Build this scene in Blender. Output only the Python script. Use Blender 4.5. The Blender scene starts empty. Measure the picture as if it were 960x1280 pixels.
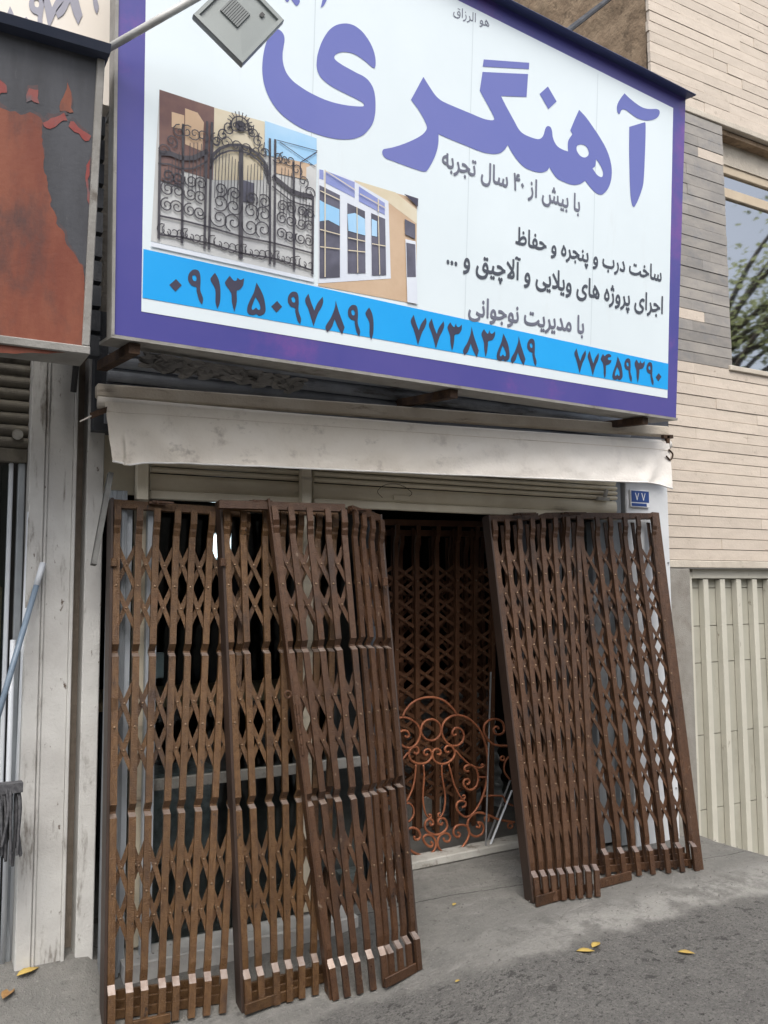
import bpy, math, random
from mathutils import Vector, Matrix, noise, geometry
random.seed(7)
R = math.radians
scene = bpy.context.scene
col = scene.collection

# ------------------------------------------------------------------ camera
def cam_matrix(loc, yaw, pitch, roll):
    y, p, a = R(yaw), R(pitch), R(roll)
    fw = Vector((math.sin(y)*math.cos(p), math.cos(y)*math.cos(p), math.sin(p)))
    r = fw.cross(Vector((0, 0, 1))).normalized()
    u = r.cross(fw)
    r2 = r*math.cos(a)+u*math.sin(a)
    u2 = u*math.cos(a)-r*math.sin(a)
    m = Matrix((r2, u2, -fw)).transposed().to_4x4()
    m.translation = loc
    return m
cd = bpy.data.cameras.new('camera')
cam = bpy.data.objects.new('camera', cd)
col.objects.link(cam)
cam.matrix_world = cam_matrix((0, -3.5, 1.6), 29.5, 5.1, -0.35)
cd.sensor_fit = 'VERTICAL'
cd.sensor_height = 24.0
cd.lens = 20.25
cd.clip_start = 0.05
cd.clip_end = 500
scene.camera = cam

# ------------------------------------------------------------------ world, sun, exposure
SUN_EL, SUN_AZ = 53.0, 203.0          # azimuth clockwise from +Y
world = bpy.data.worlds.new('World')
scene.world = world
world.use_nodes = True
wn, wl = world.node_tree.nodes, world.node_tree.links
wn.clear()
sky = wn.new('ShaderNodeTexSky')
sky.sky_type = 'NISHITA'
sky.sun_disc = False
sky.sun_elevation = R(SUN_EL)
sky.sun_rotation = R(SUN_AZ)
sky.air_density = 1.0
sky.dust_density = 4.0
sky.ozone_density = 1.0
hs = wn.new('ShaderNodeHueSaturation')
hs.inputs['Saturation'].default_value = 0.45
bg = wn.new('ShaderNodeBackground')
bg.inputs['Strength'].default_value = 0.15
wo = wn.new('ShaderNodeOutputWorld')
wl.new(sky.outputs[0], hs.inputs['Color'])
wl.new(hs.outputs[0], bg.inputs['Color'])
wl.new(bg.outputs[0], wo.inputs['Surface'])
sd = bpy.data.lights.new('sun', 'SUN')
sd.energy = 1.3
sd.angle = R(30)
sd.color = (1.0, 0.96, 0.9)
sun = bpy.data.objects.new('sun', sd)
col.objects.link(sun)
sdir = Vector((math.sin(R(SUN_AZ))*math.cos(R(SUN_EL)), math.cos(R(SUN_AZ))*math.cos(R(SUN_EL)), math.sin(R(SUN_EL))))
sun.rotation_euler = sdir.to_track_quat('Z', 'Y').to_euler()
sun.location = (0, -6, 9)
scene.view_settings.view_transform = 'Standard'
scene.view_settings.look = 'None'
scene.view_settings.gamma = 1.0
scene.view_settings.use_curve_mapping = False
scene.view_settings.exposure = 0.66

# ------------------------------------------------------------------ materials
MATS = {}
def mat(name, c1, c2=None, scale=6.0, rough=0.6, metal=0.0, bump=0.0, bscale=150.0, spec=0.5, stretch=(1, 1, 1),
        dirt=None, dscale=3.0, dlow=0.55, dhigh=0.75, rand=0.0, dstretch=(1, 1, 1), emit=None, estr=0.0, rrange=0.0):
    m = bpy.data.materials.new(name)
    m.use_nodes = True
    nt = m.node_tree
    N, L = nt.nodes, nt.links
    b = N['Principled BSDF']
    b.inputs['Roughness'].default_value = rough
    b.inputs['Metallic'].default_value = metal
    b.inputs['Specular IOR Level'].default_value = spec
    geo = N.new('ShaderNodeNewGeometry')
    def coords(st):
        mp = N.new('ShaderNodeVectorMath'); mp.operation = 'MULTIPLY'
        mp.inputs[1].default_value = st
        L.new(geo.outputs['Position'], mp.inputs[0])
        return mp.outputs[0]
    def nz(st, sc, det=5, rg=0.6):
        t = N.new('ShaderNodeTexNoise')
        t.inputs['Scale'].default_value = sc
        t.inputs['Detail'].default_value = det
        t.inputs['Roughness'].default_value = rg
        L.new(coords(st), t.inputs['Vector'])
        return t.outputs['Fac']
    def ramp(src, a, bb):
        r = N.new('ShaderNodeMapRange')
        r.inputs['From Min'].default_value = a
        r.inputs['From Max'].default_value = bb
        r.interpolation_type = 'SMOOTHSTEP'
        L.new(src, r.inputs['Value'])
        return r.outputs[0]
    def mix(fac, a, bb):
        x = N.new('ShaderNodeMix'); x.data_type = 'RGBA'
        if fac is None: x.inputs[0].default_value = 0.5
        else: L.new(fac, x.inputs[0])
        for v, i in ((a, 6), (bb, 7)):
            if isinstance(v, tuple): x.inputs[i].default_value = (v[0], v[1], v[2], 1)
            else: L.new(v, x.inputs[i])
        return x.outputs[2]
    cur = c1
    if c2: cur = mix(ramp(nz(stretch, scale), 0.32, 0.68), c1, c2)
    if dirt: cur = mix(ramp(nz(dstretch, dscale, 8, 0.68), dlow, dhigh), cur, dirt)
    if rand:
        oi = N.new('ShaderNodeObjectInfo')
        h = N.new('ShaderNodeHueSaturation')
        r = N.new('ShaderNodeMapRange')
        r.inputs['To Min'].default_value = 1-rand
        r.inputs['To Max'].default_value = 1+rand
        L.new(oi.outputs['Random'], r.inputs['Value'])
        L.new(r.outputs[0], h.inputs['Value'])
        if isinstance(cur, tuple): h.inputs['Color'].default_value = (*cur, 1)
        else: L.new(cur, h.inputs['Color'])
        cur = h.outputs[0]
    if isinstance(cur, tuple): b.inputs['Base Color'].default_value = (*cur, 1)
    else: L.new(cur, b.inputs['Base Color'])
    if rrange:
        r = N.new('ShaderNodeMapRange')
        r.inputs['To Min'].default_value = rough-rrange
        r.inputs['To Max'].default_value = rough+rrange
        L.new(nz((1, 1, 1), scale*2.3), r.inputs['Value'])
        L.new(r.outputs[0], b.inputs['Roughness'])
    if bump:
        bp = N.new('ShaderNodeBump')
        bp.inputs['Strength'].default_value = bump
        bp.inputs['Distance'].default_value = 0.01
        L.new(nz((1, 1, 1), bscale, 4), bp.inputs['Height'])
        L.new(bp.outputs[0], b.inputs['Normal'])
    if emit:
        b.inputs['Emission Color'].default_value = (*emit, 1)
        b.inputs['Emission Strength'].default_value = estr
    MATS[name] = m
    return m

mat('brown_paint', (.084, .041, .016), (.130, .068, .027), 55, .31, .2, .5, 220, .5, stretch=(1, 1, .6), rand=.16, dirt=(.040, .022, .015), dscale=5, dlow=.5, dhigh=.72, rrange=.14, dstretch=(1, 1, .5))
mat('brown_mauve', (.064, .030, .015), (.090, .045, .023), 55, .31, .2, .45, 220, .5, stretch=(1, 1, .6), rand=.16, dirt=(.032, .019, .014), dscale=5, dlow=.5, dhigh=.72, rrange=.14, dstretch=(1, 1, .5))
mat('brown_dark', (.105, .048, .025), (.145, .068, .036), 5, .5, .1, .2, 260, .4, rand=.1)
mat('rivet', (.22, .15, .095), None, 5, .28, .6)
mat('worn_glint', (.32, .26, .225), (.23, .17, .135), 30, .35, .45, .15, 200)  # bare metal at the bends, sky glint put into its colour
mat('worn_glint_dim', (.24, .19, .165), (.19, .14, .12), 30, .4, .4, .15, 200)
mat('stile_shade', (.035, .022, .016), (.05, .03, .022), 6, .5, .1)  # gate brown darkened so the colour holds the shadow on deep stiles
mat('copper', (.21, .070, .033), (.33, .118, .054), 14, .5, .2, .3, 200, .5, dirt=(.12, .04, .02), dscale=7)
mat('steel', (.32, .33, .34), (.42, .43, .44), 9, .38, .7, .1, 300)
mat('bright_profile', (.56, .60, .64), (.50, .54, .58), 6, .4, .2, .05, 200, dirt=(.36, .37, .37), dscale=5, dlow=.58)
mat('dull_bar', (.11, .11, .105), (.15, .15, .14), 12, .6, .3, .2, 90, dirt=(.06, .05, .045), dscale=9)
mat('aluminium', (.26, .28, .30), (.33, .355, .375), 6, .42, .35, .05, 200, dirt=(.3, .31, .32), dscale=5, dlow=.58)
mat('white_paint', (.56, .555, .53), (.45, .44, .42), 4, .55, 0, .25, 90, .4, dirt=(.13, .11, .09), dscale=9, dlow=.56, dhigh=.72, dstretch=(1.6, 1.6, .3))
mat('white_panel', (.68, .70, .72), (.60, .62, .64), 3, .45, 0, .08, 60, .5, dirt=(.35, .34, .32), dscale=5, dlow=.62, dhigh=.8)
mat('dirty_white', (.42, .41, .38), (.33, .32, .29), 6, .7, 0, .3, 120, .3, dirt=(.12, .1, .08), dscale=9, dlow=.5, dhigh=.72)
mat('far_wall', (.30, .26, .20), (.26, .22, .17), 2, .8)
mat('grit_stone', (.24, .23, .215), (.10, .095, .09), 40, .9)
mat('rust', (.045, .03, .024), (.09, .055, .035), 16, .85, 0, .5, 120, .2)
mat('cream', (.74, .68, .54), (.66, .59, .46), 5, .5, 0, .1, 80, .4, dirt=(.13, .1, .075), dscale=5, dlow=.55, dhigh=.78, dstretch=(.3, 1, 2))
mat('dark_steel', (.05, .055, .065), (.085, .09, .10), 6, .6, .2, .2, 80, .4, dirt=(.03, .028, .026), dscale=5)
mat('neighbour_slat', (.16, .145, .115), (.11, .10, .085), 6, .6, .1, .2, 80, .3, dirt=(.03, .025, .02), dscale=5)
mat('canvas', (.78, .725, .64), (.72, .66, .57), 3.5, .6, 0, .4, 26, .3, dirt=(.40, .35, .30), dscale=7, dlow=.54, dhigh=.76)
mat('canvas_white', (.78, .77, .75), (.68, .66, .63), 3.5, .5, 0, .12, 90, .3, dirt=(.4, .36, .32), dscale=6, dlow=.56, dhigh=.78)
mat('stained_beam', (.66, .60, .51), (.56, .49, .40), 5, .7, 0, .3, 100, .3, dirt=(.20, .14, .095), dscale=6, dlow=.56, dhigh=.74, dstretch=(.5, 1, 3))
mat('fascia_steel', (.33, .355, .40), (.23, .25, .28), 5, .5, .3, .2, 80, .4, dirt=(.07, .065, .06), dscale=5, dstretch=(.4, 1, 2))
mat('sign_white', (.76, .845, .885), (.72, .805, .845), 1.2, .3, 0, .1, 2.2, .5, dirt=(.64, .70, .72), dscale=2.5, dlow=.58, dhigh=.85, dstretch=(2, 2, .35))
mat('sign_seam', (.60, .68, .72), None, 2, .4)
mat('sign_purple', (.07, .07, .29), (.095, .085, .31), 1.4, .32, 0, .02, 3, .5, dirt=(.19, .085, .32), dscale=1.6, dlow=.54, dhigh=.72)
mat('letter_purple', (.145, .17, .47), (.165, .185, .48), 1.2, .34, 0, 0, 3, .5)
mat('sign_navy', (.045, .06, .14), (.06, .075, .17), 2, .35, 0, .02, 30)
mat('hood_dark', (.035, .045, .075), (.05, .06, .09), 4, .45, 0, .05, 30)
mat('worn_grey', (.085, .088, .10), (.062, .064, .072), 4, .5, 0, .1, 50, .4, stretch=(3, 3, .6), dirt=(.13, .13, .14), dscale=14, dlow=.62, dhigh=.75, dstretch=(3, 3, .3))
mat('worn_red', (.205, .062, .040), (.265, .092, .056), 5, .5, 0, .1, 50, .4, stretch=(2, 2, .5), dirt=(.10, .055, .05), dscale=6, dlow=.46, dhigh=.72, dstretch=(1, 1, .4))
mat('worn_halo', (.12, .075, .075), (.085, .07, .075), 18, .5, 0, .1, 50, .4, dirt=(.07, .07, .08), dscale=20, dlow=.45, dhigh=.6)
mat('worn_crimson', (.27, .05, .045), (.28, .09, .08), 9, .5, 0, .1, 50, .4, dirt=(.14, .12, .13), dscale=14, dlow=.5, dhigh=.7)
mat('sign_blue', (.012, .36, .84), (.02, .40, .88), 1.5, .34, 0, 0, 3, .5)
mat('print_dark', (.05, .05, .085), (.065, .06, .095), 8, .36)
mat('print_grey', (.15, .16, .21), (.17, .18, .24), 4, .36)
mat('print_slate', (.075, .085, .11), None, 4, .36)
mat('print_iron', (.055, .052, .066), (.085, .08, .09), 9, .36)
mat('print_sky', (.30, .58, .86), (.45, .68, .9), 3, .36)
mat('print_cream', (.72, .66, .52), (.66, .58, .42), 5, .36)
mat('print_peach', (.62, .46, .32), (.56, .40, .27), 7, .36)
mat('print_brown', (.15, .09, .09), (.22, .13, .11), 9, .36)
mat('print_pale', (.62, .63, .62), (.52, .53, .54), 6, .36)
mat('print_glass', (.14, .14, .19), (.09, .09, .12), 9, .3)
mat('print_glassblue', (.22, .27, .58), (.30, .34, .62), 9, .3)
mat('print_white', (.74, .79, .86), (.68, .73, .82), 5, .34)
mat('grey_frame', (.33, .32, .30), (.25, .24, .22), 8, .6, .1, .2, 80, dirt=(.12, .10, .08), dscale=7)
mat('offwhite_board', (.78, .74, .68), (.74, .68, .60), 1.5, .5, 0, .02, 10)
mat('board_digit', (.30, .30, .36), None, 4, .5)
mat('pole_paint', (.52, .52, .50), (.42, .42, .40), 14, .5, .1, .1, 90, dirt=(.2, .19, .17), dscale=9)
mat('lamp_housing', (.23, .255, .25), (.26, .285, .28), 3, .4, .1, .1, 300)
mat('lamp_groove', (.15, .165, .165), None, 3, .5)
mat('black_ink', (.02, .02, .022), None, 3, .5)
mat('concrete', (.30, .285, .255), (.24, .225, .20), 9, .85, 0, .5, 140, .3, dirt=(.17, .14, .12), dscale=5, dlow=.5, dhigh=.72)
mat('travertine', (.60, .525, .445), (.545, .475, .40), 7, .62, 0, .22, 70, .35, stretch=(1, 1, 3), rand=.07, dirt=(.36, .30, .24), dscale=16, dlow=.58, dhigh=.8)
mat('grey_marble', (.25, .238, .225), (.34, .315, .285), 5, .45, 0, .1, 60, .4, stretch=(1, 1, 2.6), rand=.12, dirt=(.22, .22, .225), dscale=9, dlow=.5, dhigh=.75)
mat('mortar', (.20, .165, .13), (.25, .21, .17), 20, .9, 0, .4, 150)
mat('stone_trim', (.56, .51, .43), (.48, .43, .36), 7, .65, 0, .3, 60, dirt=(.3, .26, .21), dscale=10)
mat('mud_plaster', (.34, .255, .175), (.24, .175, .12), 7, .95, 0, 1.0, 28, .1, dirt=(.16, .12, .085), dscale=13, dlow=.5, dhigh=.7)
mat('render_wall', (.26, .235, .20), (.19, .17, .145), 6, .9, 0, .7, 60, .2, dirt=(.07, .06, .05), dscale=6)
mat('gate_cream', (.55, .53, .455), (.50, .485, .415), 4, .5, 0, .1, 60, .4, dirt=(.40, .38, .31), dscale=4, dlow=.56, dhigh=.8)
mat('gate_panel', (.40, .39, .33), (.36, .35, .295), 3, .5, 0, .12, 30, .4, dirt=(.30, .29, .24), dscale=3, dlow=.52, dhigh=.8)
mat('window_frame', (.55, .46, .34), (.5, .41, .30), 8, .5)
mat('curtain', (.72, .64, .48), (.66, .58, .43), 5, .9)
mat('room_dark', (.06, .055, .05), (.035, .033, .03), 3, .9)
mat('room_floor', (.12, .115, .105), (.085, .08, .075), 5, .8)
mat('black_rubber', (.012, .012, .013), None, 5, .6)
mat('plate_blue', (.025, .06, .22), (.03, .075, .25), 20, .35)
mat('plate_white', (.75, .76, .78), None, 5, .4)
mat('plastic_torn', (.16, .155, .15), (.09, .088, .085), 8, .5, 0, .3, 40)
mat('leaf_yellow', (.50, .37, .10), (.40, .27, .08), 40, .55)
mat('leaf_brown', (.36, .20, .07), (.24, .13, .05), 40, .6)
mat('leaf_green', (.09, .125, .045), (.14, .17, .07), 2, .5, rand=.1)
mat('bark', (.09, .07, .05), (.06, .045, .035), 14, .9, 0, .6, 60)
mat('mop_grey', (.05, .05, .055), (.10, .10, .105), 60, .95)
mat('mop_handle', (.14, .19, .25), (.17, .22, .28), 20, .45)
mat('pvc', (.62, .65, .68), (.55, .58, .62), 5, .4)
mat('cardboard', (.40, .29, .17), (.33, .24, .14), 8, .85)
mat('silver_sheet', (.36, .36, .36), (.2, .2, .2), 22, .6, .1, .5, 60)
mat('fluoro', (.9, .95, 1), None, 1, .5, emit=(.9, .97, 1), estr=3.0)

def glass_material(name, tint, gloss_rough=0.02, ior=1.5, base_reflect=0.0):
    m = bpy.data.materials.new(name); m.use_nodes = True
    nt = m.node_tree; N, L = nt.nodes, nt.links
    N.clear()
    out = N.new('ShaderNodeOutputMaterial')
    tr = N.new('ShaderNodeBsdfTransparent'); tr.inputs[0].default_value = (*tint, 1)
    gl = N.new('ShaderNodeBsdfGlossy'); gl.inputs['Roughness'].default_value = gloss_rough
    gl.inputs['Color'].default_value = (.95, .97, 1, 1)
    fr = N.new('ShaderNodeFresnel'); fr.inputs['IOR'].default_value = ior
    mx = N.new('ShaderNodeMixShader')
    L.new(fr.outputs[0], mx.inputs[0]); L.new(tr.outputs[0], mx.inputs[1]); L.new(gl.outputs[0], mx.inputs[2])
    L.new(mx.outputs[0], out.inputs[0])
    MATS[name] = m
def bleach(m, c2, x0, x1):
    # cloth bleached towards one end
    nt = MATS[m].node_tree; N, L = nt.nodes, nt.links; b = N['Principled BSDF']
    src = b.inputs['Base Color'].links[0].from_socket
    geo = N.new('ShaderNodeNewGeometry'); sep = N.new('ShaderNodeSeparateXYZ'); L.new(geo.outputs['Position'], sep.inputs[0])
    nz = N.new('ShaderNodeTexNoise'); nz.inputs['Scale'].default_value = 2.2; nz.inputs['Detail'].default_value = 8
    L.new(geo.outputs['Position'], nz.inputs['Vector'])
    ad = N.new('ShaderNodeMath'); ad.operation = 'MULTIPLY_ADD'; ad.inputs[1].default_value = 1.6
    L.new(nz.outputs['Fac'], ad.inputs[0]); L.new(sep.outputs['X'], ad.inputs[2])
    r = N.new('ShaderNodeMapRange'); r.inputs['From Min'].default_value = x0+.8; r.inputs['From Max'].default_value = x1+.8
    L.new(ad.outputs[0], r.inputs['Value'])
    mx = N.new('ShaderNodeMix'); mx.data_type = 'RGBA'; mx.inputs[7].default_value = (*c2, 1)
    sc = N.new('ShaderNodeMath'); sc.operation = 'MULTIPLY'; sc.inputs[1].default_value = .75
    L.new(r.outputs[0], sc.inputs[0]); L.new(sc.outputs[0], mx.inputs[0]); L.new(src, mx.inputs[6]); L.new(mx.outputs[2], b.inputs['Base Color'])
def chips(m, c, scale, lo, hi, stretch):
    # patches of worn or rusted paint with a shape of their own
    nt = MATS[m].node_tree; N, L = nt.nodes, nt.links; b = N['Principled BSDF']
    src = b.inputs['Base Color'].links[0].from_socket
    geo = N.new('ShaderNodeNewGeometry'); mp = N.new('ShaderNodeVectorMath'); mp.operation = 'MULTIPLY'; mp.inputs[1].default_value = stretch
    L.new(geo.outputs['Position'], mp.inputs[0])
    nz = N.new('ShaderNodeTexNoise'); nz.inputs['Scale'].default_value = scale; nz.inputs['Detail'].default_value = 9; nz.inputs['Roughness'].default_value = .7
    L.new(mp.outputs[0], nz.inputs['Vector'])
    r = N.new('ShaderNodeMapRange'); r.inputs['From Min'].default_value = lo; r.inputs['From Max'].default_value = hi
    L.new(nz.outputs['Fac'], r.inputs['Value'])
    mx = N.new('ShaderNodeMix'); mx.data_type = 'RGBA'; mx.inputs[7].default_value = (*c, 1)
    L.new(r.outputs[0], mx.inputs[0]); L.new(src, mx.inputs[6]); L.new(mx.outputs[2], b.inputs['Base Color'])
for m_ in ('brown_paint', 'brown_mauve'):
    chips(m_, (.120, .052, .021), 7, .60, .74, (1, 1, .7))
    chips(m_, (.19, .135, .095), 34, .645, .68, (1, 1, .6))
    chips(m_, (.025, .016, .012), 22, .63, .67, (1, 1, .5))
chips('white_paint', (.10, .07, .05), 30, .63, .68, (1.2, 1.2, .5))
chips('canvas', (.34, .30, .26), 5, .60, .72, (1, 1, 1.6))
chips('travertine', (.33, .27, .21), 26, .64, .70, (.6, 1, 2.2))
chips('gate_panel', (.22, .20, .16), 5, .60, .75, (1.5, 1, .5))
chips('gate_cream', (.27, .24, .19), 12, .63, .70, (1.5, 1, .6))
bleach('canvas', (.82, .79, .75), 1.8, 3.2)
glass_material('shop_glass', (.8, .86, .86), .03, 1.35)
glass_material('mirror_glass', (.75, .76, .72), .03, 8.0)

def leaf_material():
    m = MATS['leaf_green']; nt = m.node_tree; N, L = nt.nodes, nt.links
    b = N['Principled BSDF']; out = N['Material Output']
    t = N.new('ShaderNodeBsdfTranslucent'); t.inputs[0].default_value = (.42, .46, .22, 1)
    mx = N.new('ShaderNodeMixShader'); mx.inputs[0].default_value = .5
    L.new(b.outputs[0], mx.inputs[1]); L.new(t.outputs[0], mx.inputs[2]); L.new(mx.outputs[0], out.inputs['Surface'])
leaf_material()

def ground_material():
    m = bpy.data.materials.new('ground_mix'); m.use_nodes = True
    nt = m.node_tree; N, L = nt.nodes, nt.links
    b = N['Principled BSDF']; b.inputs['Roughness'].default_value = .88; b.inputs['Specular IOR Level'].default_value = .3
    geo = N.new('ShaderNodeNewGeometry')
    sep = N.new('ShaderNodeSeparateXYZ'); L.new(geo.outputs['Position'], sep.inputs[0])
    def nz(sc, det=6, rg=.6, st=(1, 1, 1)):
        mp = N.new('ShaderNodeVectorMath'); mp.operation = 'MULTIPLY'; mp.inputs[1].default_value = st
        L.new(geo.outputs['Position'], mp.inputs[0])
        t = N.new('ShaderNodeTexNoise'); t.inputs['Scale'].default_value = sc; t.inputs['Detail'].default_value = det
        t.inputs['Roughness'].default_value = rg
        L.new(mp.outputs[0], t.inputs['Vector']); return t.outputs['Fac']
    def math_(op, a, bb):
        x = N.new('ShaderNodeMath'); x.operation = op
        for i, v in enumerate((a, bb)):
            if isinstance(v, (int, float)): x.inputs[i].default_value = v
            else: L.new(v, x.inputs[i])
        return x.outputs[0]
    def rng(s, a, bb):
        r = N.new('ShaderNodeMapRange'); r.inputs['From Min'].default_value = a; r.inputs['From Max'].default_value = bb
        r.interpolation_type = 'SMOOTHSTEP'
        L.new(s, r.inputs['Value']); return r.outputs[0]
    def mix(f, a, bb):
        x = N.new('ShaderNodeMix'); x.data_type = 'RGBA'; L.new(f, x.inputs[0])
        for v, i in ((a, 6), (bb, 7)):
            if isinstance(v, tuple): x.inputs[i].default_value = (*v, 1)
            else: L.new(v, x.inputs[i])
        return x.outputs[2]
    big = nz(2.2, 6, .65); mid = nz(9, 7, .7); fine = nz(70, 4, .7); grit = nz(160, 3, .8)
    conc = mix(rng(mid, .3, .7), (.195, .19, .177), (.25, .243, .224))
    conc = mix(rng(nz(3.5, 8, .7, (1, 2.2, 1)), .52, .70), conc, (.30, .29, .268))      # cement scuffs
    conc = mix(rng(nz(5, 8, .75), .60, .72), conc, (.105, .10, .095))
    conc = mix(rng(fine, .56, .70), conc, (.29, .28, .26))
    conc = mix(rng(nz(30, 6, .8), .44, .30), conc, (.10, .097, .09))
    asph = mix(rng(mid, .3, .7), (.145, .14, .133), (.19, .185, .173))
    asph = mix(rng(nz(48, 5, .8), .52, .62), asph, (.23, .22, .205))
    asph = mix(rng(nz(55, 4, .75, (1, 1.3, 1)), .45, .34), asph, (.05, .048, .046))
    asph = mix(rng(grit, .56, .70), asph, (.25, .24, .225))
    asph = mix(rng(grit, .46, .32), asph, (.06, .058, .055))
    asph = mix(rng(nz(9, 7, .8), .63, .67), asph, (.045, .043, .04))                 # dark pits and oil
    xr = N.new('ShaderNodeMapRange'); xr.inputs['From Min'].default_value = 1.5; xr.inputs['From Max'].default_value = 2.5
    xr.inputs['To Min'].default_value = .28; xr.inputs['To Max'].default_value = .55; xr.interpolation_type = 'SMOOTHSTEP'
    L.new(sep.outputs['X'], xr.inputs['Value'])
    edge = math_('ADD', sep.outputs['Y'], xr.outputs[0])
    edge = math_('ADD', edge, math_('MULTIPLY', math_('SUBTRACT', big, .5), .22))
    edge = math_('ADD', edge, math_('MULTIPLY', math_('SUBTRACT', mid, .5), .16))
    # pale cement smear along the joint, dark flaking just beyond it
    sm = math_('MULTIPLY', math_('MULTIPLY', rng(edge, -.04, .06), rng(edge, .36, .12)), rng(sep.outputs['X'], 2.0, 2.9))
    sm = math_('MULTIPLY', sm, rng(nz(7, 8, .75), .40, .56))
    conc = mix(sm, conc, (.37, .36, .335))
    fk = math_('MULTIPLY', rng(edge, .03, -.05), rng(edge, -.75, -.25))
    fk = math_('MULTIPLY', fk, rng(nz(15, 6, .72, (1, 1.4, 1)), .575, .605))
    asph = mix(math_('MULTIPLY', fk, .75), asph, (.05, .049, .046))
    crack = math_('ABSOLUTE', math_('SUBTRACT', math_('ADD', sep.outputs['Y'], math_('MULTIPLY', math_('SUBTRACT', big, .5), .12)), math_('ADD', math_('MULTIPLY', sep.outputs['X'], -.14), .50)), 0)
    conc = mix(rng(crack, .006, .001), conc, (.08, .077, .072))
    f = rng(edge, -.06, .05)
    c = mix(f, asph, conc)
    L.new(c, b.inputs['Base Color'])
    bp = N.new('ShaderNodeBump'); bp.inputs['Strength'].default_value = 1.0; bp.inputs['Distance'].default_value = .02
    h = math_('ADD', math_('MULTIPLY', fine, .6), math_('MULTIPLY', mid, 1.0))
    h = math_('ADD', h, math_('MULTIPLY', grit, .5))
    L.new(h, bp.inputs['Height']); L.new(bp.outputs[0], b.inputs['Normal'])
    MATS['ground_mix'] = m
ground_material()

# ------------------------------------------------------------------ mesh helpers
class MB:
    def __init__(s): s.v, s.f, s.mi, s.mats = [], [], [], []
    def mat(s, m):
        if m not in s.mats: s.mats.append(m)
        return s.mats.index(m)
    def add(s, vs, fs, m=None):
        o = len(s.v); s.v += [tuple(v) for v in vs]
        k = s.mat(m) if m else 0
        for f in fs: s.f.append(tuple(i+o for i in f)); s.mi.append(k)
        return s
    def box(s, a, b, m=None):
        x0, y0, z0 = a; x1, y1, z1 = b
        vs = [(x0, y0, z0), (x1, y0, z0), (x1, y1, z0), (x0, y1, z0), (x0, y0, z1), (x1, y0, z1), (x1, y1, z1), (x0, y1, z1)]
        return s.add(vs, [(3, 2, 1, 0), (4, 5, 6, 7), (0, 1, 5, 4), (1, 2, 6, 5), (2, 3, 7, 6), (3, 0, 4, 7)], m)
    def hexa(s, p, m=None):       # 8 corners: bottom ring ccw then top ring
        return s.add(p, [(3, 2, 1, 0), (4, 5, 6, 7), (0, 1, 5, 4), (1, 2, 6, 5), (2, 3, 7, 6), (3, 0, 4, 7)], m)
    def bar(s, a, b, w, t, up=(0, 0, 1), m=None):  # bar from a to b, width w along side, thickness t along up
        a, b = Vector(a), Vector(b); d = (b-a).normalized(); up = Vector(up)
        sd = d.cross(up)
        if sd.length < 1e-5: sd = d.cross(Vector((0, 1, 0)))
        sd.normalize(); up = sd.cross(d).normalized()
        q = []
        for p in (a, b):
            for i, j in ((-1, -1), (1, -1), (1, 1), (-1, 1)): q.append(p+sd*(w/2*i)+up*(t/2*j))
        return s.hexa(q, m)
    def tube(s, pts, r, n=6, m=None, cap=True, radii=None):
        pts = [Vector(p) for p in pts]; o = len(s.v); k = s.mat(m) if m else 0
        prev = None
        for i, p in enumerate(pts):
            d = (pts[min(i+1, len(pts)-1)]-pts[max(i-1, 0)])
            d = d.normalized() if d.length > 1e-9 else Vector((0, 0, 1))
            if prev is None:
                a = d.cross(Vector((0, 1, 0)))
                if a.length < .1: a = d.cross(Vector((1, 0, 0)))
                a.normalize()
            else:
                a = (prev-d*prev.dot(d))
                a = a.normalized() if a.length > 1e-6 else prev
            prev = a; bb = d.cross(a)
            rr = radii[i] if radii else r
            for j in range(n):
                t = 2*math.pi*j/n
                s.v.append(tuple(p+a*(rr*math.cos(t))+bb*(rr*math.sin(t))))
        for i in range(len(pts)-1):
            for j in range(n):
                s.f.append((o+i*n+j, o+i*n+(j+1) % n, o+(i+1)*n+(j+1) % n, o+(i+1)*n+j)); s.mi.append(k)
        if cap:
            s.f.append(tuple(o+j for j in range(n))[::-1]); s.mi.append(k)
            s.f.append(tuple(o+(len(pts)-1)*n+j for j in range(n))); s.mi.append(k)
        return s
    def grid(s, fn, nu, nv, m=None):
        o = len(s.v); k = s.mat(m) if m else 0
        for j in range(nv+1):
            for i in range(nu+1): s.v.append(tuple(fn(i/nu, j/nv)))
        for j in range(nv):
            for i in range(nu):
                a = o+j*(nu+1)+i
                s.f.append((a, a+1, a+nu+2, a+nu+1)); s.mi.append(k)
        return s
    def mesh(s, name, smooth=False):
        me = bpy.data.meshes.new(name)
        me.from_pydata(s.v, [], s.f)
        for m in s.mats: me.materials.append(MATS[m])
        if len(s.mats) > 1: me.polygons.foreach_set('material_index', s.mi)
        if smooth: me.polygons.foreach_set('use_smooth', [True]*len(me.polygons))
        me.update()
        return me
    def build(s, name, material=None, parent=None, smooth=False, bevel=0.0):
        if material and not s.mats: s.mats = [material]
        return link(name, s.mesh(name, smooth), parent, bevel)
def link(name, me, parent=None, bevel=0.0, matrix=None):
    o = bpy.data.objects.new(name, me); col.objects.link(o)
    if parent:
        o.parent = parent
        o.matrix_parent_inverse = PINV.get(parent.name, Matrix())
    if matrix is not None: o.matrix_basis = matrix
    if bevel:
        b = o.modifiers.new('edge', 'BEVEL'); b.width = bevel; b.segments = 1; b.limit_method = 'ANGLE'
    return o
PINV = {}
def tag(o, label=None, cat=None, group=None, kind=None):
    if label: o['label'] = label
    if cat: o['category'] = cat
    if group: o['group'] = group
    if kind: o['kind'] = kind
    return o
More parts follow.
